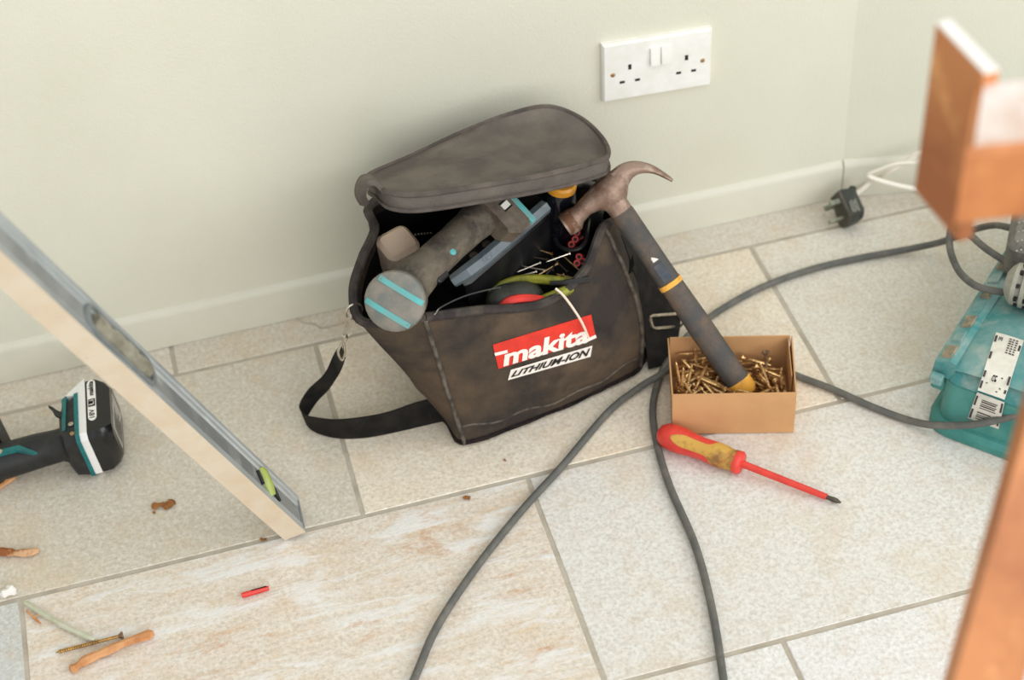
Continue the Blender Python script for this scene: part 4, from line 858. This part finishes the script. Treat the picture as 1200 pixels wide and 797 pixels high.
# ================================================================== cordless drill at the left edge
DO = V3((-.192, -.216, .003)); 
er, ep, ey = math.radians(-1.07), math.radians(-4.86), math.radians(-3.14)
RD_ = Matrix.Rotation(ey, 3, 'Z')@Matrix.Rotation(ep, 3, 'Y')@Matrix.Rotation(er, 3, 'X')
def dp(x, y, z): return DO+RD_@V3((x, y, z))
dd = thing('cordless_drill', 'black and teal cordless drill lying on its side at the left edge', 'drill', dp(-.06, .05, 0)*1)
def drect(x, y0, y1, z0, z1, c): return [dp(x, y, z) for y, z in ((y0+c, z0), (y1-c, z0), (y1, z0+c), (y1, z1-c), (y1-c, z1), (y0+c, z1), (y0, z1-c), (y0, z0+c))]
bt = part('battery', MB().loft([drect(-.0005, .000, .104, .001, .071, .006), drect(.012, .000, .104, .001, .071, .006), drect(.022, .004, .100, .004, .068, .008), drect(.028, .010, .094, .009, .064, .010)], caps=True), 'bat_black', dd, angle=35)
part('white_band', MB().loft([drect(-.010, -.001, .086, .000, .072, .007), drect(-.008, -.001, .1045, .000, .072, .007), drect(-.0005, -.001, .105, .000, .072, .007)], caps=True), 'bat_white', bt, angle=25)
LQ = (dp(.0035, .022, .0716), dp(.0035, .100, .0716), dp(.0120, .100, .0716), dp(.0120, .022, .0716))
LQ = (dp(.0125, .024, .0714), dp(.0125, .099, .0714), dp(.0020, .099, .0714), dp(.0020, .024, .0714))
mb = MB(); n_ = 5; vs = []
for (cx, sgx) in ((.9, 1), (.1, -1)):
    for k in range(7):
        a = sgx*(-PI/2+PI*k/6); vs.append((cx+.09*abs(math.cos(a)) if sgx > 0 else cx-.09*abs(math.cos(a)), .5+.5*math.sin(a)))
mb.add([bilin(LQ, a, b) for a, b in vs]+[bilin(LQ, a, b)+RD_@V3((0,0,-.002)) for a, b in vs], [tuple(range(14))]+[(i, (i+1) % 14, (i+1) % 14+14, i+14) for i in range(14)])
part('white_band', MB().prism([(-.001,.1045),(-.026,.080),(-.010,.076),(-.001,.076)], dp(0,0,.003), RD_@V3((1,0,0)), RD_@V3((0,1,0)), RD_@V3((0,0,.0685))), 'bat_white', bt, smooth=False)
bl_ = part('battery_label', mb, 'white_plastic', bt, smooth=False)
up_ = RD_@V3((0, 0, .0005))
mb = print_text('makita', rect(LQ, .60, .95, .22, .85), up_, .15, .03)
print_text('18V', rect(LQ, .07, .27, .2, .85), up_, 0, .01, mb=mb)
mb.add([p+up_ for p in rect(LQ, .34, .52, .10, .90)], [(0,1,2,3)])
part('label_lettering', mb, 'black_print', bl_, smooth=False)
part('label_lettering', print_text('Li', rect(LQ, .37, .49, .25, .8), up_*2, 0, .0), 'white_print', bl_, smooth=False)
SQ = (dp(.0284, .022, .016), dp(.0284, .084, .016), dp(.0284, .084, .054), dp(.0284, .022, .054))
st = part('rating_sticker', MB().add(list(SQ)+[p-RD_@V3((.001,0,0)) for p in SQ], [(0,1,2,3),(0,4,5,1),(1,5,6,2),(2,6,7,3),(3,7,4,0)]), 'sticker', bt, smooth=False)
mb = MB(); ux = RD_@V3((.0004, 0, 0))
for k in range(6): mb.add([p+ux for p in rect(SQ, .08, .5+.3*rl.random(), .1+k*.14, .15+k*.14)], [(0,1,2,3)])
part('sticker_print', mb, 'black_print', st, smooth=False)
part('foot', MB().loft([drect(-.036, .010, .066, .008, .064, .012), drect(-.030, .000, .074, .002, .070, .010), drect(-.010, -.001, .084, .000, .0725, .007)], caps=True), 'drill_black', dd, angle=30)
mb = MB().loft([drect(-.0145, -.0025, .0845, -.0005, .0738, .007), drect(-.0095, -.0025, .086, -.0005, .0738, .007)], caps=True)
part('foot_trim', mb, 'teal', dd, angle=25)
part('foot_trim', MB().loft([[dp(x, y, z) for x, y, z in ((-.031, .020, .0695), (-.026, .020, .0730), (-.024, .078, .0735), (-.031, .078, .069))], [dp(x, y, z) for x, y, z in ((-.031, .020, .060), (-.026, .020, .062), (-.024, .080, .062), (-.031, .080, .060))]], caps=True), 'teal', dd, smooth=False)
part('foot_screw', MB().lathe([(.0034, 0), (.0034, .0012), (.002, .0018)], dp(-.019, .026, .0722), RD_@V3((0,0,1)), 12), 'steel', dd)
part('foot_screw', MB().lathe([(.0030, 0), (.0030, .0012), (.002, .0018)], dp(-.018, .010, .0712), RD_@V3((0,0,1)), 12), 'brass', dd)
part('belt_clip', MB().ribbon(spline([dp(-.030, .046, .066), dp(-.038, .050, .070), dp(-.042, .060, .072), dp(-.046, .066, .073)], 4), spline([dp(-.030, .056, .066), dp(-.036, .058, .070), dp(-.041, .064, .072), dp(-.046, .068, .073)], 4), .003), 'drill_black', dd)
def dring(x, yc, zc, ry, rz, n=14): return [dp(x, yc+math.cos(2*PI*k/n)*ry, zc+math.sin(2*PI*k/n)*rz) for k in range(n)]
gp = part('grip', MB().loft([dring(-.030, .030, .036, .022, .026), dring(-.045, .034, .036, .0195, .021), dring(-.070, .034, .036, .0210, .022), dring(-.100, .032, .036, .0230, .022), dring(-.130, .030, .036, .0235, .022), dring(-.165, .030, .036, .0260, .022)], caps=True), 'drill_black', dd, angle=60)
tw = MB(); tA = []; tB = []
for k in range(9):
    t_ = k/8; x = -.150+.092*t_; yc = .031; tA.append(dp(x, yc-.002+.006*math.sin(t_*PI), .0572)); tB.append(dp(x-.002, yc+.006-.016*(t_ > .9), .0570))
part('grip_panel', MB().loft([[dp(x, y, z) for x, y in ((-.185,.006),(-.160,.024),(-.150,.028),(-.088,.028),(-.066,.008),(-.072,.008),(-.092,.020),(-.145,.020),(-.175,.006))] for z in (.0550, .0588)], caps=True), 'teal', gp, smooth=False)
part('grip_screw', MB().lathe([(.0040, 0), (.0040, .001), (.0025, .0014)], dp(-.112, .0240, .0588), RD_@V3((0,0,1)), 12), 'steel', gp)
part('housing', MB().loft([[dp(-.112+x, y, .036+z) for x, z in ((0,-.030),(0,.030),(-.055,.033),(-.055,-.033))] for y in (.050, .085)]+[[dp(-.118+x, y, .036+z) for x, z in ((0,-.022),(0,.022),(-.045,.024),(-.045,-.024))] for y in (.10,)], caps=True), 'drill_black', dd, angle=30)
part('housing_trim', MB().loft([[dp(-.110+x, y, .036+z) for x, z in ((0,.026),(0,.034),(-.05,.036),(-.05,.028))] for y in (.056, .064)], caps=True), 'teal', dd, smooth=False)

# ================================================================== debris on the floor
def shard(name, label, cat, pts, rad, m, flat=.5, n=7, jit=.25, seed=1, grp=None):
    r_ = random.Random(seed); P = spline([V3(p) for p in pts], 4); k = len(P)
    mb = MB().tube(P, [rad*(1+r_.uniform(-jit, jit))*(1 if 0 < i < k-1 else .55) for i in range(k)], n, flat=flat)
    for v in mb.v: v.x += r_.uniform(-1, 1)*rad*.12; v.z = max(v.z, .0002)
    return solo(name, label, cat, P[0]*.5+P[-1]*.5-V3((0,0,P[0].z)), mb, m, grp, angle=25)
shard('wood_splinter', 'long pale orange wood splinter beside the floor screw at bottom left', 'splinter', [(-0.2571, -0.5021, 0.0040), (-0.2421, -0.4943, 0.0050), (-0.2187, -0.4883, 0.0050), (-0.1911, -0.4831, 0.0060), (-0.1619, -0.4800, 0.0060)], .0056, 'splinter', .7, seed=2)
shard('wood_splinter', 'brown splinter with pale ends on the tiles at the left edge', 'splinter', [(-0.3383, -0.2948, 0.0040), (-0.3168, -0.3046, 0.0040), (-0.2971, -0.3123, 0.0040), (-0.2792, -0.3140, 0.0040)], .0048, 'bark', .7, seed=5)
shard('wood_splinter', 'tan splinter under the drill grip at the left edge', 'splinter', [(-0.3341, -0.2041, 0.0040), (-0.3147, -0.1914, 0.0040), (-0.2991, -0.1835, 0.0060)], .0045, 'splinter', .7, seed=6)
shard('plastic_stick', 'pale greenish stick lying with one end at the bottom left tile corner', 'stick', [(-0.3017, -0.3867, 0.0040), (-0.2819, -0.4111, 0.0040), (-0.2551, -0.4412, 0.0040), (-0.2275, -0.4675, 0.0040)], .0034, 'pale_green', .8, seed=3, jit=.12)
shard('wood_shaving', 'tiny curled wood shaving beside the pale greenish stick', 'shaving', [(-0.3001, -0.3985, 0.0020), (-0.2956, -0.4084, 0.0030), (-0.2852, -0.4237, 0.0020)], .0013, 'splinter', .6, seed=8)
shard('wood_shaving', 'thin straw-like shaving just below the tile corner at bottom left', 'shaving', [(-0.2921, -0.4113, 0.0020), (-0.2861, -0.4081, 0.0020), (-0.2801, -0.4062, 0.0020)], .0012, 'splinter', .6, seed=9)
shard('plaster_chip', 'white plaster chip at the left edge by the tile corner', 'chip', [(-0.3269, -0.3690, 0.0050), (-0.3186, -0.3694, 0.0070), (-0.3119, -0.3646, 0.0050)], .0065, 'chip_white', .8, n=6, seed=4, jit=.3)
shard('mud_crumb', 'orange-brown flake of mud alone on the tile below the drill battery', 'crumb', [(-0.1422, -0.2852, 0.0020), (-0.1316, -0.2853, 0.0030), (-0.1238, -0.2883, 0.0020), (-0.1158, -0.2823, 0.0020)], .0050, 'dirt', .35, seed=12, jit=.5)
shard('mud_crumb', 'dark brown mud flake touching the right side of the larger flake', 'crumb', [(-0.1285, -0.2925, 0.0020), (-0.1206, -0.2889, 0.0030), (-0.1153, -0.2868, 0.0020)], .0030, 'dirt', .4, seed=17, jit=.5)
shard('mud_crumb', 'tiny crumb just below the orange-brown mud flake', 'crumb', [(-0.1422, -0.2929, 0.0010), (-0.1394, -0.2952, 0.0010)], .0014, 'dirt', .7, seed=13)
shard('mud_crumb', 'dark crumb on the tile joint left of the level foot', 'crumb', [(-0.0238, -0.3748, 0.0010), (-0.0203, -0.3796, 0.0020), (-0.0170, -0.3770, 0.0010)], .0016, 'dirt', .7, seed=14)
shard('mud_crumb', 'small amber crumb on the slate tile below the bag', 'crumb', [(0.2213, -0.3882, 0.0020), (0.2250, -0.3903, 0.0030), (0.2288, -0.3920, 0.0020)], .0024, 'dirt', .8, seed=15)
shard('mud_crumb', 'dark speck on the tile right of the bag bottom, left of the cable', 'crumb', [(0.2835, -0.3419, 0.0010), (0.2857, -0.3457, 0.0010)], .0011, 'dirt', .8, seed=16)
# hairline crack across the cut tile by the skirting
crack = part('crack', MB().tube(spline([(0.0828, -0.0021, 0.0001), (0.0929, -0.0171, 0.0001), (0.1055, -0.0249, 0.0001), (0.1139, -0.0357, 0.0001), (0.1289, -0.0364, 0.0001), (0.1455, -0.0349, 0.0001)], 4), .0007, 5), 'grout', floor, off=(0,0,0))
# red wall plug on the slate tile
w0 = V3((-0.0582, -0.4552, 0.0034)); w1 = V3((-0.0262, -0.4538, 0.0034)); wx = (w1-w0).normalized(); wy = V3((0,0,1)).cross(wx)
wp = thing('wall_plug', 'single red wall plug lying on the slate tile at lower left', 'wall plug', (w0+w1)/2-V3((0,0,.0034)))
wl = (w1-w0).length
part('shell', MB().tube([w0, w0+wx*.004, w0+wx*wl*.6, w1], [.0030, .0034, .0034, .0028], 8, rot=PI/8), 'red_plastic', wp, angle=30)
part('slot', MB().box((w0*.35+w1*.65)+V3((0,0,.0031))+wy*.0008, (wl*.55, .0014, .0006), basis(wx, (0,0,1))), 'dark_hole', wp, smooth=False)
# long screw on the floor
ls = make_screw('screw', .0800, .0022, .0050, 'gold_dull', 'bronze', 'long brass coloured screw lying alone on the slate tile beside a splinter')
a = V3((-0.2720, -0.4710, 0.0030)); b = V3((-0.1959, -0.4715, 0.0050)); ls.matrix_world = pose(a, b-a); ls.scale = (1, 1, (b-a).length/.08)
bpy.context.view_layer.update()
